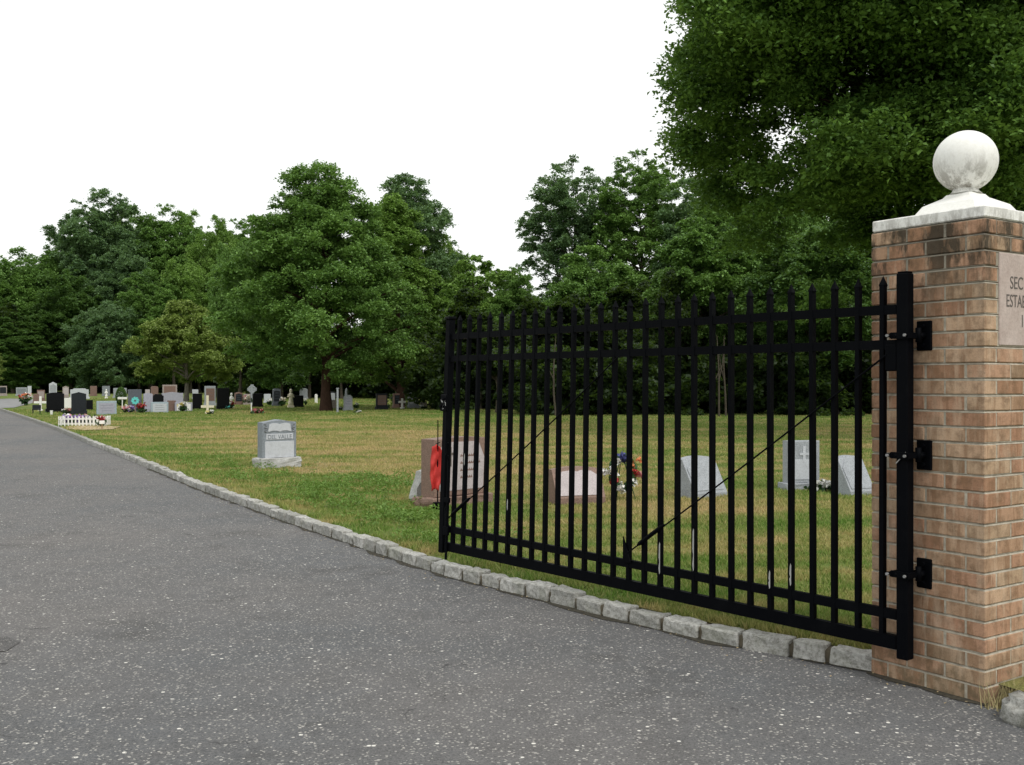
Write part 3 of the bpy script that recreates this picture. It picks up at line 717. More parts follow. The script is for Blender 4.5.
# --- the far rows (pixel extents give size at each stone's own distance)
FS = [
 ('small taupe gravestone with dark panel beside the far drive at the frame edge', 'flat', -1, 7, 386, 396, 'taupe', dict(panel='charcoal')),
 ('long low gray double gravestone in the back row beyond the drive', 'flat', 16, 27, 387.5, 396, 'gray', dict(panel='gray_dark')),
 ('narrow white slab standing against the right end of the long gray double stone', 'flat', 27.5, 31.5, 386, 395, 'pale', dict()),
 ('small brown gravestone behind the white cross', 'flat', 37, 45, 390, 401, 'brown', dict(panel='taupe')),
 ('low brown marker left of the white cross near the drive', 'flat', 33, 39, 394, 403, 'brown', dict()),
 ('tall pale gray gravestone rising behind the broad black stone', 'serp', 49, 57, 382, 401, 'pale', dict(panel='gray')),
 ('broad black polished gravestone just behind the small white vase', 'arch', 46, 64.5, 392.5, 412.5, 'black', dict()),
 ('pinkish gray gravestone seen between the two big black stones', 'serp', 62.5, 69, 386, 398, 'taupe', dict(panel='pink')),
 ('small white block marker wedged between the two big black stones', 'flat', 64.5, 71, 398, 408, 'white', dict(base=False)),
 ('dark charcoal gravestone with pointed top behind the picket grave fence', 'peak', 71, 86.5, 392, 414.5, 'charcoal', dict()),
 ('small black gravestone attached to the right of the pointed charcoal one', 'flat', 86, 93, 400, 410, 'black', dict()),
 ('wide white arched gravestone behind the pointed charcoal one', 'notch', 70, 89, 388.5, 399, 'pale', dict()),
 ('small brown gravestone in the back row before the dark wood', 'flat', 90, 97, 386, 396, 'brown', dict()),
 ('gray gravestone with a white figure before it in the back row', 'flat', 102, 110, 386, 396, 'gray_dark', dict()),
 ('pale greenish gray gravestone behind the round bush', 'flat', 113, 127, 388, 398, 'gray', dict()),
 ('low blue gray slab with a white spot, right of the grave fence', 'flat', 97, 116, 401, 414.5, 'blue_gray', dict(panel='lav', base=False)),
 ('dark slate gravestone behind the turquoise pinwheel', 'flat', 127.5, 142, 389.5, 412, 'slate', dict()),
 ('lavender gray upright gravestone right of the turquoise pinwheel', 'arch', 143, 153, 393, 412, 'lav', dict()),
 ('small pink gravestone topping the back row above the lavender upright', 'flat', 145, 150, 389.5, 398, 'pink', dict()),
 ('brown rounded gravestone in the back row beside the pink one', 'round', 150.5, 158.5, 386, 397, 'brown', dict()),
 ('very dark navy gravestone right behind the small pale blue slab', 'notch', 152, 164, 394, 410.5, 'black', dict()),
 ('small pale blue gray slab in the front row', 'flat', 151, 168, 402, 412.5, 'blue_gray', dict(panel='pale', base=False)),
 ('wide lavender gravestone with swooping top left of the olive tree', 'serp', 161, 184, 392, 405, 'lav', dict()),
 ('mottled taupe gravestone far back above the wide lavender one', 'flat', 162, 177.5, 384.8, 396, 'taupe', dict(panel='brown')),
 ('dark reddish brown gravestone between the two low pale slabs', 'flat', 167, 176, 400.5, 411, 'brown', dict()),
 ('low white slab with yellow flowers on top by the olive tree', 'flat', 175, 192, 402.5, 411, 'lav', dict(panel='white', base=False)),
 ('small white gravestone just right of the olive tree trunk', 'flat', 192, 198.5, 389.5, 399, 'pale', dict()),
 ('black square gravestone beside the olive tree trunk', 'flat', 192, 202.5, 393.5, 409.5, 'black', dict()),
 ('gray gravestone with a red panel behind the cream cross', 'flat', 204, 216, 386, 406, 'gray', dict(panel='brown')),
 ('tall black gravestone right of the stone with a red panel', 'flat', 216, 230, 388, 409.5, 'black', dict()),
 ('dark brown gravestone right of the tall black one', 'serp', 234, 243, 392, 405, 'brown', dict(panel='charcoal')),
 ('mottled pinkish gravestone left of the squat black stone', 'flat', 243, 251.5, 394, 405, 'taupe', dict()),
 ('squat black gravestone below the pale ringed cross', 'flat', 252, 263, 393.5, 407, 'black', dict()),
 ('small white square gravestone right of the squat black one', 'flat', 263.5, 271, 394, 403, 'pale', dict()),
 ('dark gravestone with a pale crest above white wheel of flowers', 'arch', 272, 281, 388.6, 406, 'slate', dict(panel='charcoal')),
 ('black gravestone between white post and white flowers, left of the big trunk', 'flat', 292, 304, 395.4, 407.5, 'black', dict()),
 ('gray arched gravestone far behind the black one by the big trunk', 'round', 299, 308, 388, 399, 'gray', dict()),
 ('tiny white pillar stone far off left of the big trunk', 'peak', 314.7, 317.6, 394, 403, 'white', dict(base=False, t=.15)),
 ('pinkish low gravestone right of the big trunk', 'flat', 329, 336.5, 400, 409, 'taupe', dict()),
 ('dark gravestone with a pale top right of the big trunk', 'arch', 328.5, 336, 391.5, 403, 'charcoal', dict(panel='gray')),
 ('gray blue gravestone under the central trees with an obelisk behind', 'notch', 343, 353, 395, 410.5, 'gray', dict(panel='lav')),
 ('brown granite gravestone with gray top panel left of the dark brown trunk', 'flat', 375, 388, 393.4, 409.5, 'charcoal', dict(panel='brown')),
 ('dark brown gravestone directly behind the white angel', 'flat', 392, 404.5, 393.4, 408, 'brown', dict(panel='charcoal')),
 ('light gray gravestone on a wide stepped base nearest the gate', 'flat', 407, 419.5, 393, 408, 'gray', dict(panel='pale')),
 ('low gray marker between the stepped stone and the gate', 'flat', 420, 427, 402, 408, 'taupe', dict(base=False)),
 ('small pale marker just left of the gate post', 'peak', 431, 436.5, 403.5, 408.8, 'gray', dict(base=False)),
]
for (lab, kd, x0, x1, yt, yb, mt, kw) in FS:
    kw = dict(kw)
    if 'panel' in kw: kw['panel'] = M[kw['panel']]
    if yb > 404: kw.setdefault('rows', 3 if 'panel' in kw else 0)
    stone(lab, kd, x0, x1, yt, yb, M[mt], rz=26+random.uniform(-5, 5), **kw)

def cross(label, px, yt, yb, armw, army, mat, t=.09, ring=False, name='grave_cross', d=None, bw=3):
    p = gpt(px, yb)
    if d: p = Vector(((px-CX)/F*d, d, LAWN))
    k = p.y/F; H = (yb-yt)*k; g = thing(name, label, 'cross', (p.x, p.y, LAWN-.02), R(18)); W = armw*k; za = (yb-army)*k; q = bw*k/2
    b = bmesh.new(); box(b, -q, q, -t/2, t/2, 0, H, .01); bm_obj('post', b, mat, g)
    b = bmesh.new(); box(b, -W/2, -q-.001, -t/2+.005, t/2-.005, za-q, za+q, .008); bm_obj('arm', b, mat, g); b = bmesh.new(); box(b, q+.001, W/2, -t/2+.005, t/2-.005, za-q, za+q, .008); bm_obj('arm', b, mat, g)
    if ring:
        b = bmesh.new(); rr = W*.36; tube(b, [(rr*math.cos(a), 0, za+rr*math.sin(a)) for a in np.linspace(0, 2*math.pi, 20)], q*.5, 6, False); bm_obj('ring', b, mat, g)
    else:
        b = bmesh.new(); box(b, -q*2, q*2, -t, t, 0, .1, .01); bm_obj('foot', b, mat, g)
    return g
cross('plain white cross left of the broad black gravestone', 40.5, 396, 411, 12, 402, M['white'], bw=2.2)
cross('cream wooden cross in front of the stone with a red panel', 207.5, 395, 413.5, 12.5, 406.2, M['cream'], bw=2.4)
cross('pale gray ringed stone cross rising above the squat black stone', 252, 384.3, 405, 9, 389, M['gray'], ring=True, bw=3)
cross('small white cross statue in front of the dark brown stone', 402.2, 398, 408.6, 7.5, 401.6, M['white'], bw=2)

def figure(label, px, yt, yb, mat=None, arms=False):
    p = gpt(px, yb); k = p.y/F; H = (yb-yt)*k; g = thing('statue', label, 'statue', (p.x, p.y, LAWN-.02), R(20)); mat = mat or M['white']
    b = bmesh.new(); box(b, -H*.16, H*.16, -H*.16, H*.16, 0, H*.14, .01); bm_obj('base', b, mat, g)
    b = bmesh.new(); lathe(b, [(H*.14, H*.14), (H*.13, H*.3), (H*.09, H*.5), (H*.12, H*.68), (H*.10, H*.76), (H*.035, H*.8), (H*.07, H*.86), (H*.075, H*.92), (H*.04, H)], 14)
    for s_ in (-1, 1): tube(b, [(s_*H*.10, 0, H*.72), (s_*H*.16, -.02, H*.58), (s_*H*.04, -H*.13, H*.62)], [H*.04, H*.035, H*.025], 6)
    bm_obj('figure', b, mat, g, True)
figure('small white robed statue left of the dark brown gravestone', 231.5, 392.5, 408)
figure('tiny white figure before a gray back row stone', 106.3, 389, 398.5)
figure('small white statue on a plinth just left of the black stone by the trunk', 290.8, 388.5, 408, M['cream'])

def obj_simple(name, label, cat, px, py, parts, rz=20, d=None, group=None):
    p = gpt(px, py); k = p.y/F; g = thing(name, label, cat, (p.x, p.y, LAWN-.02), R(rz), group)
    for (pn_, mt, fn) in parts:
        b = bmesh.new(); fn(b, k); bm_obj(pn_, b, M[mt], g)
    return g
obj_simple('obelisk', 'gray stone obelisk behind the gray blue gravestone', 'obelisk', 346.5, 407, [
    ('base', 'gray', lambda b, k: box(b, -2.6*k, 2.6*k, -2.6*k, 2.6*k, 0, 4*k, .01)),
    ('shaft', 'gray', lambda b, k: lathe(b, [(2.2*k, 4*k), (1.5*k, 17*k), (.2*k, 19.5*k)], 4))])
obj_simple('slim_post', 'slim weathered post between the big trunk and the gray blue stone', 'post', 337.5, 412.5, [
    ('post', 'gray', lambda b, k: box(b, -.9*k, .9*k, -.9*k, .9*k, 0, 24*k, .01)), ('post_cap', 'gray', lambda b, k: box(b, -1.3*k, 1.3*k, -1.3*k, 1.3*k, 24.02*k, 25*k, .01))])
obj_simple('grave_vase', 'small white vase at the foot of the broad black gravestone', 'vase', 51.5, 415, [
    ('vase', 'white', lambda b, k: lathe(b, [(1.1*k, 0), (1.3*k, 3*k), (1.5*k, 5*k), (1.1*k, 5*k)], 12))])
obj_simple('grave_sign', 'white flat topped post sign beside the round bush', 'sign', 122.3, 409, [
    ('post', 'white', lambda b, k: box(b, -.5*k, .5*k, -.5*k, .5*k, 0, 10*k)), ('board', 'white', lambda b, k: box(b, -4.4*k, 4.4*k, -1*k, 1*k, 10.02*k, 12.2*k, .01))])
obj_simple('memorial_bench', 'dark little memorial bench beside the white cross', 'bench', 36.5, 414, [
    ('seat', 'charcoal', lambda b, k: box(b, -4*k, 4*k, -2*k, 2*k, 4.4*k, 5.6*k, .01)), ('backrest', 'charcoal', lambda b, k: box(b, -4*k, 4*k, 1.6*k, 2.2*k, 5.62*k, 9.5*k, .01)),
    ('leg', 'charcoal', lambda b, k: box(b, -3.6*k, -2.8*k, -1.6*k, 1.6*k, 0, 4.38*k)), ('leg', 'charcoal', lambda b, k: box(b, 2.8*k, 3.6*k, -1.6*k, 1.6*k, 0, 4.38*k))])
obj_simple('garden_stake', 'thin white stake beside the pink bouquet', 'stake', 251.3, 413.5, [
    ('stake', 'white', lambda b, k: box(b, -.4*k, .4*k, -.4*k, .4*k, 0, 10*k)), ('stake_tip', 'white', lambda b, k: lathe(b, [(.57*k, 10.02*k), (.05*k, 11*k)], 4))])
obj_simple('grave_marker_wedge', 'small gray triangular marker before the pointed charcoal stone', 'marker', 79.8, 414.5, [
    ('wedge', 'gray', lambda b, k: prism(b, [(-1.8*k, 0), (1.8*k, 0), (.3*k, 4.6*k), (-.3*k, 4.6*k)], -.8*k, .8*k))])
# pinwheel
p = gpt(137.5, 413); k = p.y/F; pw = thing('pinwheel', 'turquoise pinwheel on a tan stick among red flowers', 'pinwheel', (p.x, p.y-.3, LAWN-.02), R(15))
b = bmesh.new(); tube(b, [(0, 0, 0), (0, 0, 13*k)], .02, 6); bm_obj('stick', b, M['wood'], pw)
for q in range(8):
    a = q*math.pi/4; b = bmesh.new(); r_ = 4.2*k
    prism(b, [(0, 13*k), (r_*math.cos(a), 13*k+r_*math.sin(a)), (r_*.8*math.cos(a+.7), 13*k+r_*.8*math.sin(a+.7))], -.06, -.04); bm_obj('vane', b, M['teal'], pw)
b = bmesh.new(); tube(b, [(0, -.075, 13*k), (0, -.04, 13*k)], .9*k, 10); bm_obj('hub', b, M['slate'], pw)
# picket grave fence
p = gpt(81.5, 426.5); k = p.y/F; pf = thing('grave_fence', 'tiny white picket fence around a grave on bare sand', 'fence', (p.x, p.y, LAWN-.01), R(8))
Wf, Df, Hf = 42*k, 24*k, 10.5*k
b = bmesh.new()
for (x0, x1, y0, y1) in ((-Wf/2, Wf/2, -.012, .012), (-Wf/2, Wf/2, Df-.012, Df+.012), (-Wf/2-.024, -Wf/2, 0, Df), (Wf/2, Wf/2+.024, 0, Df)):
    for z in (.08, Hf*.68): box(b, x0, x1, y0, y1, z, z+.025)
bm_obj('rail', b, M['white'], pf)
npk = 12
for side in range(2):
    for q in range(npk):
        x = -Wf/2+Wf*(q+.5)/npk; b = bmesh.new(); y = side*Df-.03
        prism(b, [(x-.018, 0), (x+.018, 0), (x+.018, Hf*.88), (x, Hf), (x-.018, Hf*.88)], y, y+.016); bm_obj('picket', b, M['white'], pf)
for s_ in (-1, 1):
    for q in range(6):
        y = .05+(Df-.1)*q/5; x = s_*(Wf/2+.03); b = bmesh.new(); sideprism(b, [(y-.022, 0), (y+.022, 0), (y+.022, Hf*.88), (y, Hf), (y-.022, Hf*.88)], x, x+s_*.016); bm_obj('picket', b, M['white'], pf)
bouquet('purple and white flowers inside the tiny picket fence', 70, 424.5, 15, 10, ['purple', 'white', 'purple'], 21)
bouquet('pink and purple flowers at the middle of the tiny picket fence', 84, 424, 17, 9, ['pinkf', 'purple', 'white'], 25)
bouquet('red bow of flowers at the right end of the tiny picket fence', 101.5, 427, 8, 13, ['redf', 'redf', 'pinkf'], 31)
obj_simple('grave_sign', 'little white sign on a post before the red bow of flowers', 'sign', 102, 429.5, [
    ('post', 'wood', lambda b, k: box(b, -.6*k, .6*k, -.6*k, .6*k, 0, 6*k)), ('board', 'white', lambda b, k: box(b, -2.6*k, 2.6*k, -1*k, 1*k, 6.02*k, 9.4*k, .01))])
for a in (
 ('red flowers at the foot of the turquoise pinwheel', 141.5, 413.5, 9, 11, ['redf', 'redf'], 50),
 ('pink and white flowers left of the turquoise pinwheel', 128, 412.5, 11, 7, ['pinkf', 'white', 'purple'], 54),
 ('dark pink flowers before the dark slate gravestone', 134, 411.5, 8, 9, ['purple', 'redf'], 58),
 ('tall red and orange flowers beside the far drive', 25.5, 405.5, 10, 14, ['redf', 'orange', 'white'], 62),
 ('yellow flowers lying on the low white slab by the olive tree', 183, 411.5, 8, 12, ['yellow', 'white'], 66),
 ('low yellow flowers at the foot of the cream cross', 210, 414, 7, 4, ['yellow', 'white'], 70),
 ('white flowers with green leaves before the tall black gravestone', 227, 409.5, 6, 4, ['white', 'teal'], 74),
 ('red and white flowers between tall black stone and white statue', 231.5, 409, 6, 9, ['white', 'redf'], 78),
 ('flat pink bouquet lying on the grass before the squat black stone', 258, 414, 12, 5, ['pinkf', 'pinkf', 'redf'], 82),
 ('white and green flowers under the small white square stone', 270, 405.5, 7, 8, ['white'], 86),
 ('white wheel of flowers before the dark crested gravestone', 282, 406, 7, 10, ['white', 'cream'], 90),
 ('white flowers on the right side of the black stone by the big trunk', 305.5, 405, 4, 8, ['white'], 94),
 ('pale flowers under the ringed stone cross', 247, 405, 8, 11, ['pinkf', 'white', 'cream'], 98),
 ('white flower bunch right of the gray blue gravestone', 356.5, 408.5, 5, 7, ['white'], 102),
 ('white flowers lying flat on the grass right of the obelisk', 358, 413, 7, 3, ['white'], 106),
 ('round white flower bunch before the brown granite stone with gray panel', 386.5, 408.5, 6, 5, ['white'], 110),
 ('small white flowers left of the gray blue gravestone', 340.5, 410, 4, 4, ['white'], 114),
 ('small white flowers on the wide stepped base', 424, 409, 6, 5, ['white', 'cream'], 118),
 ('small mixed flowers before the white block marker', 67.5, 414.5, 8, 7, ['white', 'pinkf'], 122),
): bouquet(*a)

# ------------------------------------------------------------------ trees
def tubes_np(lines, seg=7):
    V, Q = [], []; o = 0
    an = np.arange(seg)*2*math.pi/seg
    for pts, rad in lines:
        pts = np.asarray(pts, float); m = len(pts)
        d = np.gradient(pts, axis=0); d /= np.linalg.norm(d, axis=1)[:, None]+1e-9
        ref = np.where(np.abs(d[:, 2:3]) > .9, np.array([[1., 0, 0]]), np.array([[0., 0, 1.]])); a = np.cross(d, ref); a /= np.linalg.norm(a, axis=1)[:, None]; b = np.cross(d, a)
        ring = pts[:, None]+(a[:, None]*np.cos(an)[None, :, None]+b[:, None]*np.sin(an)[None, :, None])*np.asarray(rad)[:, None, None]
        V.append(ring.reshape(-1, 3))
        i = np.arange(m-1)[:, None]*seg; k = np.arange(seg)[None]; k2 = (k+1) % seg
        Q.append(np.stack([i+k, i+k2, i+seg+k2, i+seg+k], -1).reshape(-1, 4)+o); o += m*seg
    return np.concatenate(V), np.concatenate(Q)
def tree_geo(H, Rx, zb, seed, leaf=.12, nl=60000, ncl=60, clr=.3, flat=.6, shell=.6, trunk_r=.25, taper=0., lean=0., spray=9, limbs=26, shape='round', up=.6, ry=None):
    rng = np.random.default_rng(seed); zc = (H+zb)/2; Rz = (H-zb)/2; Ry = ry or Rx
    # cluster centres in a lumpy ellipsoid
    u = rng.normal(size=(ncl, 3)); u /= np.linalg.norm(u, axis=1)[:, None]; u[:, 2] = np.where(rng.random(ncl) < .22, np.abs(u[:, 2]), u[:, 2])
    lump = 1+.16*np.sin(u[:, 0]*5+seed)*np.cos(u[:, 1]*4+seed*2)+rng.uniform(-.12, .08, ncl)
    r = (rng.uniform(0, 1, ncl)**(.33*(1-shell)+.05))*lump
    rc = clr*rng.uniform(.6, 1.15, ncl)*min(Rx, Rz)
    c = u*r[:, None]; c[0] = (0, 0, 1.03); c[1] = (.25, .1, .93); c[2] = (-.28, -.1, .9); c[3] = (.97, -.2, -.1); c[4] = (-.97, -.2, -.05); wz = np.ones(ncl)
    if shape == 'cone': wz = 1-.45*np.clip(c[:, 2], -1, 1)
    if shape == 'box': wz = 1/np.sqrt(1-.6*np.clip(c[:, 2], -1, 1)**2)
    if shape == 'dome': wz = 1/np.sqrt(1-.4*np.clip(c[:, 2], -1, 1)**2)
    c[:, 0] *= wz*(Rx-rc*.5); c[:, 1] *= wz*(Ry-rc*.5); c[:, 2] = zc+c[:, 2]*(Rz-rc*flat*.6)
    c[:, 0] += lean*(c[:, 2]-zb)/(H-zb)
    # second level sprays
    ns = ncl*spray; sc_ = np.repeat(c, spray, 0); sr = np.repeat(rc, spray)
    v = rng.normal(size=(ns, 3)); v /= np.linalg.norm(v, axis=1)[:, None]; v[:, 2] *= flat
    sc_ = sc_+v*(sr*rng.uniform(.45, 1., ns))[:, None]; rs = sr*rng.uniform(.22, .5, ns)
    w = rs**2; w = w/w.sum(); idx = rng.choice(ns, nl, p=w)
    q = np.clip(rng.normal(size=(nl, 3))*.49, -1.15, 1.15); q[rng.random(nl) < .08] *= 1.35
    q[:, 2] = q[:, 2]*.55
    drop = (q[:, 0]**2+q[:, 1]**2)*.35; P = sc_[idx]+q*rs[idx][:, None]; P[:, 2] -= drop*rs[idx]
    LV, LQ = leaf_np(P, leaf*rng.uniform(.6, 1.25, nl), rng, up)
    # trunk and limbs
    lines = []; top = zb+(H-zb)*.72; n = 9
    zz = np.linspace(-.15, top, n); bx = np.cumsum(rng.normal(0, .05*H/12, n)); by = np.cumsum(rng.normal(0, .05*H/12, n)); bx -= bx[0]; by -= by[0]; bx += lean*np.clip((zz-zb)/(H-zb), 0, 1)
    tr = trunk_r*(1-.86*np.linspace(0, 1, n)**1.1); tr[0] *= 1.35
    lines.append((np.stack([bx, by, zz], 1), tr))
    order = rng.permutation(ncl)[:limbs]
    for k in order:
        e = c[k]; z0 = np.clip(min(e[2]-.35*np.hypot(e[0], e[1])-.3, top), max(.25*zb, zb*.7), top); s0 = np.array([np.interp(z0, zz, bx), np.interp(z0, zz, by), z0]); r0 = np.interp(z0, zz, tr)*.5
        t = np.linspace(0, 1, 6)[:, None]; mid = (s0+e)/2+np.array([0, 0, .12*np.linalg.norm(e-s0)])+rng.normal(0, .04*np.linalg.norm(e-s0), 3)
        pts = (1-t)**2*s0+2*t*(1-t)*mid+t*t*e; lines.append((pts, r0*(1-.8*t[:, 0])+.008))
        for sp in range(min(spray, 5)):
            e2 = sc_[k*spray+sp]; t2 = np.linspace(0, 1, 4)[:, None]; lines.append((pts[4]*(1-t2)+e2*t2, (r0*.3*(1-.8*t2[:, 0])+.004)))
    TV, TQ = tubes_np(lines, 6)
    return LV, LQ, TV, TQ
def tree(label, xc, yt, hw, yb, d, mat, name='broadleaf_tree', group=None, bark='bark', base_px=None, seed=1, zrot=0, **kw):
    X = (xc-CX)/F*d; H = EYE-LAWN+(HY-yt)/F*d; Rx = hw/F*d; zb = max(.4, EYE-LAWN+(HY-yb)/F*d)
    bx = X if base_px is None else (base_px-CX)/F*d
    g = thing(name, label, 'tree', (bx, d, LAWN), zrot, group)
    LV, LQ, TV, TQ = tree_geo(H, Rx, zb, seed, **kw)
    if base_px is not None: LV = LV+np.array([X-bx, 0, 0], np.float32)
    link('crown', mesh_np('crown', LV, LQ), M[mat], g); link('trunk', mesh_np('trunk', TV, TQ, True), M[bark], g)
    return g
def copy_tree(src, label, xc, yt, d, hw=None, mat=None, rz=0., group=None, cat='tree'):
    r = src.copy(); COL.objects.link(r); r['label'] = label
    if group: r['group'] = group
    elif 'group' in r: del r['group']
    crown = [c for c in src.children if c.name.startswith('crown')][0]
    me = crown.data; Hs = max(v[2] for v in crown.bound_box); Ws = max(abs(crown.bound_box[0][0]), abs(crown.bound_box[6][0]))
    H = EYE-LAWN+(HY-yt)/F*d; s_ = H/Hs; sx = (hw/F*d)/Ws if hw else s_
    r.location = ((xc-CX)/F*d, d, LAWN); r.scale = (sx, sx, s_); r.rotation_euler = (0, 0, rz)
    for ch in src.children:
        c = ch.copy(); COL.objects.link(c); c.parent = r
        if mat and ch is crown:
            c.material_slots[0].link = 'OBJECT'; c.material_slots[0].material = M[mat]
    return r
# the big maple over the pillar
tree('huge dark green maple towering behind the brick pillar', 893, -165, 224, 285, 28., 'maple', name='maple_tree', base_px=985, bark='bark_red', shape='box', seed=11, leaf=.15, nl=540000, ncl=250, clr=.235, flat=.62, shell=.3, trunk_r=.36, spray=14, limbs=50, up=.5)
# small olive tree on the lawn
tree('small yellowish olive tree with a slim gray trunk among the graves', 186, 302, 54, 388, 81., 'olive', seed=5, leaf=.20, nl=100000, ncl=150, clr=.24, flat=.5, shell=.15, trunk_r=.2, spray=10, limbs=24, bark='bark_pale', shape='cone', name='ornamental_tree')
# central pair
tree('large spreading green tree with layered branches at the middle of the far rows', 318, 168, 92, 392, 55.5, 'mid', base_px=326, seed=9, leaf=.17, nl=230000, ncl=210, clr=.22, flat=.5, shell=.2, trunk_r=.30, spray=11, limbs=50, shape='cone', bark='bark_red')
tree('bright green tree with a dark brown trunk just right of the layered tree', 392, 199, 52, 392, 61., 'bright', base_px=400, seed=14, leaf=.18, nl=120000, ncl=130, clr=.27, flat=.5, shell=.3, trunk_r=.26, spray=10, limbs=34, bark='bark_red', shape='cone')
tree('tall blue green tree rising behind the bright green one', 405, 177, 56, 330, 96., 'blue', seed=17, leaf=.25, nl=85000, ncl=110, clr=.26, flat=.7, shell=.2, trunk_r=.35, spray=9, limbs=40)
LC = 'lacy'
tree('tall airy tree with open crown, left one of the skyline group behind the gate', 572, 160, 52, 330, 80., 'blue', seed=21, leaf=.19, nl=84000, ncl=230, clr=.19, flat=.7, shell=.1, trunk_r=.28, spray=9, limbs=50, shape='dome')
tree('tallest airy green tree of the skyline group behind the gate', 638, 153, 54, 330, 78., 'mid', seed=22, leaf=.19, nl=100000, ncl=230, clr=.19, flat=.7, shell=.1, trunk_r=.28, spray=8, limbs=50, shape='dome')
tree('airy tree showing sky through its crown just left of the maple', 705, 172, 52, 320, 74., 'blue', seed=23, leaf=.19, nl=76000, ncl=230, clr=.19, flat=.7, shell=.1, trunk_r=.25, spray=8, limbs=44, shape='dome')
tree('bushy bright tree just above the gate pickets, left of the maple', 705, 212, 62, 370, 52., 'mid', seed=25, leaf=.17, nl=130000, ncl=144, clr=.24, flat=.6, shell=.3, trunk_r=.22, spray=10, limbs=40)
tree('dark bushy tree above the gate beside the brick pillar', 812, 232, 72, 380, 48., 'dark', seed=26, leaf=.17, nl=143000, ncl=144, clr=.24, flat=.6, shell=.3, trunk_r=.24, spray=10, limbs=40)
tree('round light green tree left of the gate free post', 476, 258, 44, 385, 76., 'bright', seed=28, leaf=.22, nl=71500, ncl=96, clr=.24, flat=.6, shell=.3, trunk_r=.22, spray=9, limbs=30)
tree('mid green tree behind the left part of the gate', 590, 250, 56, 385, 66., 'mid', seed=29, leaf=.20, nl=104000, ncl=128, clr=.24, flat=.6, shell=.3, trunk_r=.22, spray=9, limbs=34)
# far left wood: prototypes then copies
A = tree('tallest tree of the left wood with rounded bluish crown', 100, 193, 52, 392, 158., 'blue', seed=31, leaf=.36, nl=210000, ncl=300, clr=.21, flat=.8, shell=.05, trunk_r=.5, spray=9, limbs=30, shape='dome')
B = tree('broad tree with even domed crown right of the tallest left one', 165, 206, 50, 392, 162., 'mid', seed=32, leaf=.36, nl=210000, ncl=300, clr=.21, flat=.8, shell=.05, trunk_r=.5, spray=9, limbs=30, shape='dome')
Cc = tree('lower mid green tree at the left end of the wood', 18, 251, 60, 392, 155., 'mid', seed=33, leaf=.36, nl=210000, ncl=300, clr=.21, flat=.8, shell=.05, trunk_r=.45, spray=9, limbs=30, shape='dome')
copy_tree(A, 'brighter green tree crown between the domed tree and the layered tree', 218, 213, 154., 42, 'bright', 1.1)
copy_tree(B, 'dark tree filling the wood below the tallest left tree', 70, 268, 146., 48, 'dark', 2.1)
copy_tree(A, 'mid green tree behind the small olive tree', 150, 268, 142., 46, 'mid', 3.3)
copy_tree(Cc, 'green tree reaching down behind the left edge of the layered tree', 240, 240, 128., 40, 'mid', 4.2)
copy_tree(B, 'dusky olive tree low at the left edge of the wood', 14, 312, 140., 44, 'dark', .6)
copy_tree(Cc, 'blue green tree low in the wood left of the small olive tree', 108, 300, 138., 44, 'blue', 5.2)
copy_tree(A, 'tree of the left wood standing outside the kerb bend', -70, 240, 160., 60, 'mid', .9)
copy_tree(Cc, 'medium tree half hidden between the blue green and light green trees', 446, 232, 98., 40, 'bright', 1.7)
copy_tree(B, 'low green tree behind the free post of the gate', 515, 266, 74., 40, 'mid', 2.5)
copy_tree(A, 'tree hidden low behind the layered tree', 280, 250, 92., 50, 'dark', 2.9)
copy_tree(Cc, 'airy dark tree between maple crown and skyline group', 755, 190, 78., 42, 'dark', 3.9)
copy_tree(B, 'dark tree standing behind the maple and the pillar ball', 985, 120, 52., 110, 'dark', 4.4)
copy_tree(A, 'dark tree rising behind the maple', 860, 130, 60., 80, 'dark', .2)
copy_tree(Cc, 'mid green tree filling the gap under the left side of the maple', 800, 178, 56., 62, 'mid', 2.2)
copy_tree(B, 'twiggy olive tree edging into the frame at the left', -22, 332, 92., 30, 'olive', 1.2)
wb = 'crown of the left wood seen between its tallest trees'
for i, (xc, yt_, d_, hw_, mt_) in enumerate(((48, 262, 168, 50, 'mid'), (76, 226, 170, 36, 'blue'), (132, 208, 172, 44, 'mid'), (190, 213, 170, 48, 'bright'), (238, 222, 172, 46, 'mid'), (262, 240, 170, 40, 'bright'), (10, 270, 166, 50, 'dark'), (120, 252, 152, 46, 'blue'), (190, 262, 148, 44, 'bright'), (40, 296, 150, 46, 'mid'))):
    copy_tree((A, B, Cc)[i % 3], wb, xc, yt_-4, d_, hw_+4, mt_, i*1.3+.4, 'background crowns of the left wood')
# slim forest trees along the edge of the right-hand wood
rngp = random.Random(3)
wl = 'slim dark forest tree in the shaded wood behind the gate'
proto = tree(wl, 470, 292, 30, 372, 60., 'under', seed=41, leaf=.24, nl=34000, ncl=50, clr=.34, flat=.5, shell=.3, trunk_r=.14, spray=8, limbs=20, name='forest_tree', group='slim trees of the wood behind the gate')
for i in range(17):
    px = 452+i*27+rngp.uniform(-9, 9)
    if i == 0: continue
    copy_tree(proto, wl, px, rngp.uniform(262, 300)+(30 if px < 530 else 0), rngp.uniform(47, 64), rngp.uniform(30, 42), None, rngp.uniform(0, 6), 'slim trees of the wood behind the gate')
wl2 = 'dark forest tree standing in the shade of the left wood'
for i in range(14):
    copy_tree(proto, wl2, -30+i*34+rngp.uniform(-9, 9), rngp.uniform(300, 335), rngp.uniform(136, 160) if i < 8 else rngp.uniform(92, 105), rngp.uniform(26, 34), 'under', rngp.uniform(0, 6), 'shaded trees of the left wood')
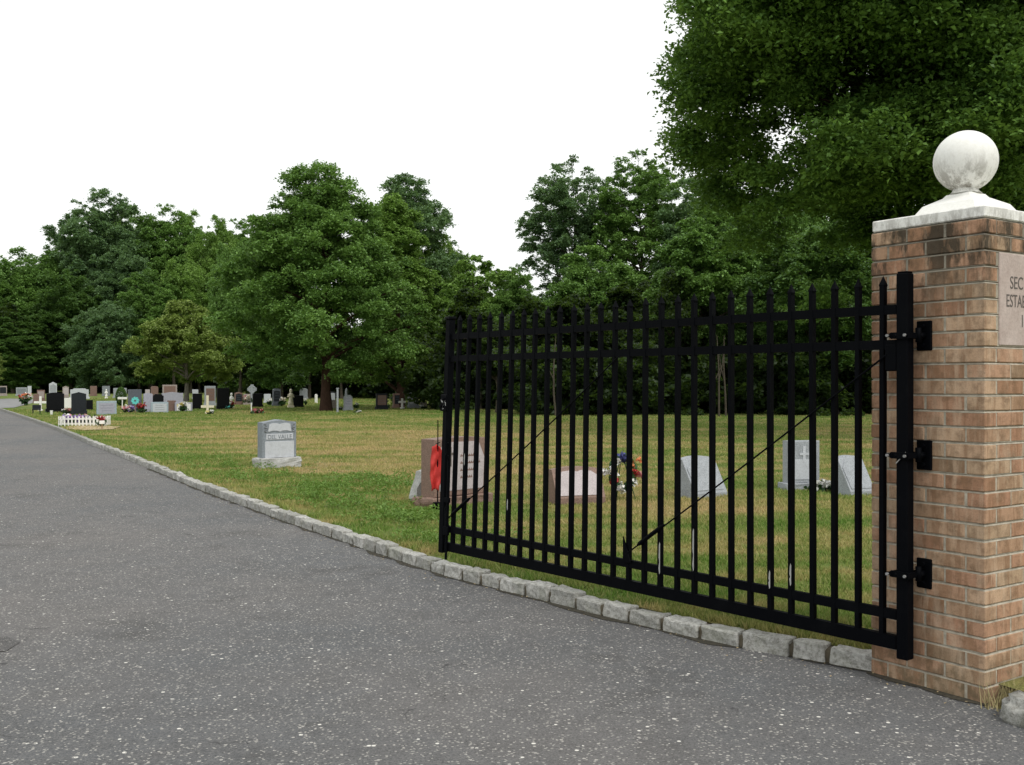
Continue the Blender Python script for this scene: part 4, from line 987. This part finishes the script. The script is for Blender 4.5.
# pale bare saplings seen between pickets
for i, px in enumerate((713, 719, 726, 556)):
    d = 44.5+i*.4; g = thing('sapling', 'thin pale bare sapling trunk in the shade behind the gate', 'tree', ((px-CX)/F*d, d, LAWN), i, 'pale saplings behind the gate')
    TV, TQ = tubes_np([(np.array([(0, 0, -.1), (.05*i-.05, 0, 1), (.1, .05, 2.2), (.0, .1, 3.6)]), np.array([.05, .045, .035, .015])), (np.array([(.08, .03, 1.6), (.4, 0, 2.3), (.5, 0, 2.9)]), np.array([.025, .015, .006]))], 6)
    link('trunk', mesh_np('trunk', TV, TQ, True), M['bark'], g)

# undergrowth masses (nobody could count the bushes)
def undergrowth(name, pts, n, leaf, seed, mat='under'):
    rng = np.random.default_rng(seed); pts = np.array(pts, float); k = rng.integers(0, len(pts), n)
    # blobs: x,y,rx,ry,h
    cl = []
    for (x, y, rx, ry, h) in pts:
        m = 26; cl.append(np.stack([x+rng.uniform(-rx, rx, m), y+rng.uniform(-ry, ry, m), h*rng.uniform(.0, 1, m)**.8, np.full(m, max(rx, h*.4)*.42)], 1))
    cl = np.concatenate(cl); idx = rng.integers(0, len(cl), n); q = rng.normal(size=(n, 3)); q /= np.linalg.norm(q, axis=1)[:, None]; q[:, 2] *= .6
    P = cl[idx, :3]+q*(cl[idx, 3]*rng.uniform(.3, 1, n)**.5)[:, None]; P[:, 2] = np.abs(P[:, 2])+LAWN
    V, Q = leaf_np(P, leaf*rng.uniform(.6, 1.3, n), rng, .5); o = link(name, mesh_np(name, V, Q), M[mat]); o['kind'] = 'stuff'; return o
pts = []
for i in range(46):
    px = 425+i*15; d = 47+rngp.uniform(0, 4)+(px < 520)*10; pts.append(((px-CX)/F*d, d, 1.3, 1.6, rngp.uniform(1.6, 3.4)))
for i in range(34):
    px = 425+i*20; d = 56+rngp.uniform(0, 8)+(px < 520)*10; pts.append(((px-CX)/F*d, d, 2., 2., rngp.uniform(4, 6.2)))
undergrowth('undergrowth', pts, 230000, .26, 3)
pts = []
for i in range(34):
    px = -60+i*14; d = 152+rngp.uniform(0, 8) if px < 250 else 100+rngp.uniform(0, 8); pts.append(((px-CX)/F*d, d, 3.2, 3, rngp.uniform(5, 8)*(1 if px < 250 else .7)))
undergrowth('woodland', pts, 110000, .6, 4)
pts = []
for i in range(26):
    px = -200+i*60; d = 190 if px < 420 else 100; pts.append(((px-CX)/F*d, d, 9, 5, 11 if px < 420 else 8))
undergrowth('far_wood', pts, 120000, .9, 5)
# round bush among the stones
p = gpt(121, 406); g = thing('bush', 'dark rounded bush before the pale greenish stone', 'bush', (p.x, p.y, LAWN))
rng = np.random.default_rng(8); q = rng.normal(size=(2500, 3)); q /= np.linalg.norm(q, axis=1)[:, None]; q *= np.array([.32, .32, .6]); q[:, 2] += .62
V, Q = leaf_np(q, .09, rng, .4); link('foliage', mesh_np('foliage', V, Q), M['dark'], g)
TV, TQ = tubes_np([(np.array([(0, 0, 0), (0, 0, .6)]), np.array([.03, .02]))], 6); link('stem', mesh_np('stem', TV, TQ), M['bark'], g)

# ------------------------------------------------------------------ grass blades and weeds
rng = np.random.default_rng(99); N = 850000
d = 5.0*(100./5.0)**(rng.uniform(0, 1, N)**1.15); xs = rng.uniform(-.62, .62, N)*d
ok = kerb_side(xs, d) > .155/.8
# kerb is oblique: measure across it
ok &= ((xs-np.interp(d, ky, kx)) > .16)
ok &= ~((d > 58) & (d < 105) & (xs/d*F+CX < 46))
cr, sr = math.cos(-TH), math.sin(-TH); lx = (xs-C0.x)*cr-(d-C0.y)*sr; ly = (xs-C0.x)*sr+(d-C0.y)*cr
ok &= ~((lx > -.02) & (lx < WX+.02) & (ly > -.02) & (ly < WY+.02)); ok &= ~((ly < 0.05) & (d < 5.6))
thin = np.sin(xs*5.3+np.sin(d*4.1)*1.5)*np.sin(d*4.7+np.cos(xs*3.7)*1.5)+.5*np.sin(xs*13+d*11); ok &= ~((thin > .35) & (rng.random(N) < .75) & (kerb_side(xs, d) < 3.5))
xs, ys = xs[ok], d[ok]; n = len(xs)
clump = np.sin(xs*2.1+np.sin(ys*1.7)*2)*np.sin(ys*2.3+np.cos(xs*1.1)*2)
h = (.030+.022*rng.random(n)+.018*np.clip(clump, 0, 1))*(1+.25*np.exp(-((kerb_side(xs, ys)-.3)/.35)**2))*np.clip(.8+ys*.010, .8, 1.3)
w = .0030+.00050*ys; ang = rng.uniform(0, 2*math.pi, n); la = rng.uniform(0, 2*math.pi, n); ln = h*rng.uniform(.2, .9, n); z0 = lawn_h(xs, ys)-.004
V = np.empty((n, 3, 3), np.float32)
V[:, 0] = np.stack([xs-np.cos(ang)*w, ys-np.sin(ang)*w, z0], 1); V[:, 1] = np.stack([xs+np.cos(ang)*w, ys+np.sin(ang)*w, z0], 1)
V[:, 2] = np.stack([xs+np.cos(la)*ln, ys+np.sin(la)*ln, z0+h], 1)
g = link('grass', mesh_np('grass', V.reshape(-1, 3), np.arange(n*3, dtype=np.int32).reshape(-1, 3)), M['blade']); g['kind'] = 'stuff'
# broad leaved weeds in patches near the kerb
cl = []
for (px, py, rx, ry, m) in ((385, 487, 1.1, .8, 70), (330, 492, .8, .7, 40), (262, 478, .8, .9, 40), (225, 468, .9, .9, 30), (350, 505, .7, .5, 40), (405, 520, .6, .6, 60), (440, 540, .5, .4, 30), (300, 500, .5, .4, 25), (395, 480, .8, .6, 40), (180, 462, 1, 1, 20)):
    p = gpt(px, py); q = rng.normal(size=(m, 2))*np.array([rx, ry])*.6; cl.append(np.stack([p.x+q[:, 0], p.y+q[:, 1]], 1))
cl = np.concatenate(cl); cl = cl[kerb_side(cl[:, 0], cl[:, 1]) > .3]; m = 22; c = np.repeat(cl, m, 0); k_ = len(c)
th = rng.uniform(0, 6.28, k_); rr = rng.uniform(.02, .12, k_); P = np.stack([c[:, 0]+np.cos(th)*rr, c[:, 1]+np.sin(th)*rr, LAWN+.02+rng.uniform(0, .095, k_)], 1)
V, Q = leaf_np(P, rng.uniform(.025, .062, k_), rng, .3, .40, .15); o = link('weeds', mesh_np('weeds', V, Q), M['weed']); o['kind'] = 'stuff'
# dry weeds at the foot of the pillar
m = 90; base = np.array([(2.36, 5.0), (2.44, 5.04), (2.5, 5.1)])[rng.integers(0, 3, m)]+rng.normal(0, .03, (m, 2)); hh = rng.uniform(.05, .16, m); a = rng.uniform(0, 6.28, m); V = np.empty((m, 3, 3))
V[:, 0] = np.stack([base[:, 0]-.0025, base[:, 1], np.full(m, 0)], 1); V[:, 1] = np.stack([base[:, 0]+.0025, base[:, 1], np.full(m, 0)], 1); V[:, 2] = np.stack([base[:, 0]+np.cos(a)*hh*.5, base[:, 1]+np.sin(a)*hh*.5, hh], 1)
o = link('dry_weeds', mesh_np('dry_weeds', V.reshape(-1, 3), np.arange(m*3).reshape(-1, 3)), mat_plain('dry_stalk', (.33, .28, .14), .9)); o['kind'] = 'stuff'
# dark dirt gathered along the kerb and the pillar's foot
V, Q = [], []; rg = np.random.default_rng(5); ss = np.arange(s_end, s_end+16, .04); wv = np.interp(ss, np.arange(s_end-1, s_end+17, .22), rg.uniform(-.012, .075, 82)[:len(np.arange(s_end-1, s_end+17, .22))])+rg.uniform(0, .012, len(ss))
for s_, w_d in zip(ss, wv):
    p, dd = at_len(s_); nn = Vector((dd.y, -dd.x, 0)); a = p+nn*.03; b_ = p-nn*w_d; V += [(a.x, a.y, .004), (b_.x, b_.y, .004)]
for k in range(len(ss)-1): Q.append((2*k, 2*k+1, 2*k+3, 2*k+2))
base = len(V); uu = np.arange(-.02, WY+.02, .02)
for k, u_ in enumerate(uu):
    w_d = .02+.035*abs(math.sin(u_*9))+rg.uniform(0, .018); a = C0+Vector((-.555, .832, 0))*u_+Vector((.832, .555, 0))*.02; b_ = a-Vector((.832, .555, 0))*(w_d+.02); V += [(a.x, a.y, .004), (b_.x, b_.y, .004)]
for k in range(len(uu)-1): q = base+2*k; Q.append((q, q+1, q+3, q+2))
o = link('gutter_dirt', mesh_np('gutter_dirt', V, Q), mat_plain('gutter_dirt', (.045, .04, .028), .95, .5, 40)); o['kind'] = 'structure'
# fallen leaves, grit in the gutter
m = 260; tt = rng.uniform(s_end-1.0, s_end+14, m); P = []
for t_ in tt:
    p, dd = at_len(t_); nn = Vector((dd.y, -dd.x, 0)); q = p-nn*abs(rng.normal(0, .12)+.02); P.append((q.x, q.y, .008))
V, Q = leaf_np(np.array(P), rng.uniform(.008, .022, m), rng, 3., .6, .1); o = link('gutter_debris', mesh_np('gutter_debris', V, Q), M['soil']); o['kind'] = 'stuff'

# ------------------------------------------------------------------ light, camera, world
SEL, SAZ = R(52), R(146)       # compass-like: direction to the sun measured in the XY plane from +Y clockwise
sd = Vector((math.sin(SAZ)*math.cos(SEL), math.cos(SAZ)*math.cos(SEL), math.sin(SEL)))
L = bpy.data.lights.new('sun', 'SUN'); L.energy = 1.5; L.angle = R(20); L.color = (1, .97, .92)
lo = bpy.data.objects.new('sun', L); COL.objects.link(lo); lo.rotation_euler = (-sd).to_track_quat('-Z', 'Y').to_euler()
W = bpy.data.worlds.new('World'); SC.world = W; W.use_nodes = True; nt = W.node_tree; nt.nodes.clear()
sky = nt.nodes.new('ShaderNodeTexSky'); sky.sky_type = 'NISHITA'; sky.sun_disc = False; sky.sun_elevation = SEL; sky.sun_rotation = SAZ; sky.dust_density = 5
mx = nt.nodes.new('ShaderNodeMix'); mx.data_type = 'RGBA'; mx.inputs[0].default_value = .88; mx.inputs[7].default_value = (12.2, 12.4, 12.1, 1)
bg = nt.nodes.new('ShaderNodeBackground'); bg.inputs[1].default_value = .1; ow = nt.nodes.new('ShaderNodeOutputWorld')
nt.links.new(sky.outputs[0], mx.inputs[6]); nt.links.new(mx.outputs[2], bg.inputs[0]); nt.links.new(bg.outputs[0], ow.inputs[0])
cam = bpy.data.cameras.new('camera'); cam.sensor_width = 36; cam.lens = 36*F/1024; cam.clip_end = 5000; cam.clip_start = .05
co = bpy.data.objects.new('camera', cam); COL.objects.link(co); co.location = (0, 0, EYE); co.rotation_euler = (math.pi/2, 0, 0); SC.camera = co
SC.view_settings.view_transform = 'Standard'; SC.view_settings.look = 'None'; SC.view_settings.exposure = 0; SC.view_settings.gamma = 1
SC.cycles.max_bounces = 6; SC.cycles.diffuse_bounces = 3; SC.cycles.transmission_bounces = 3
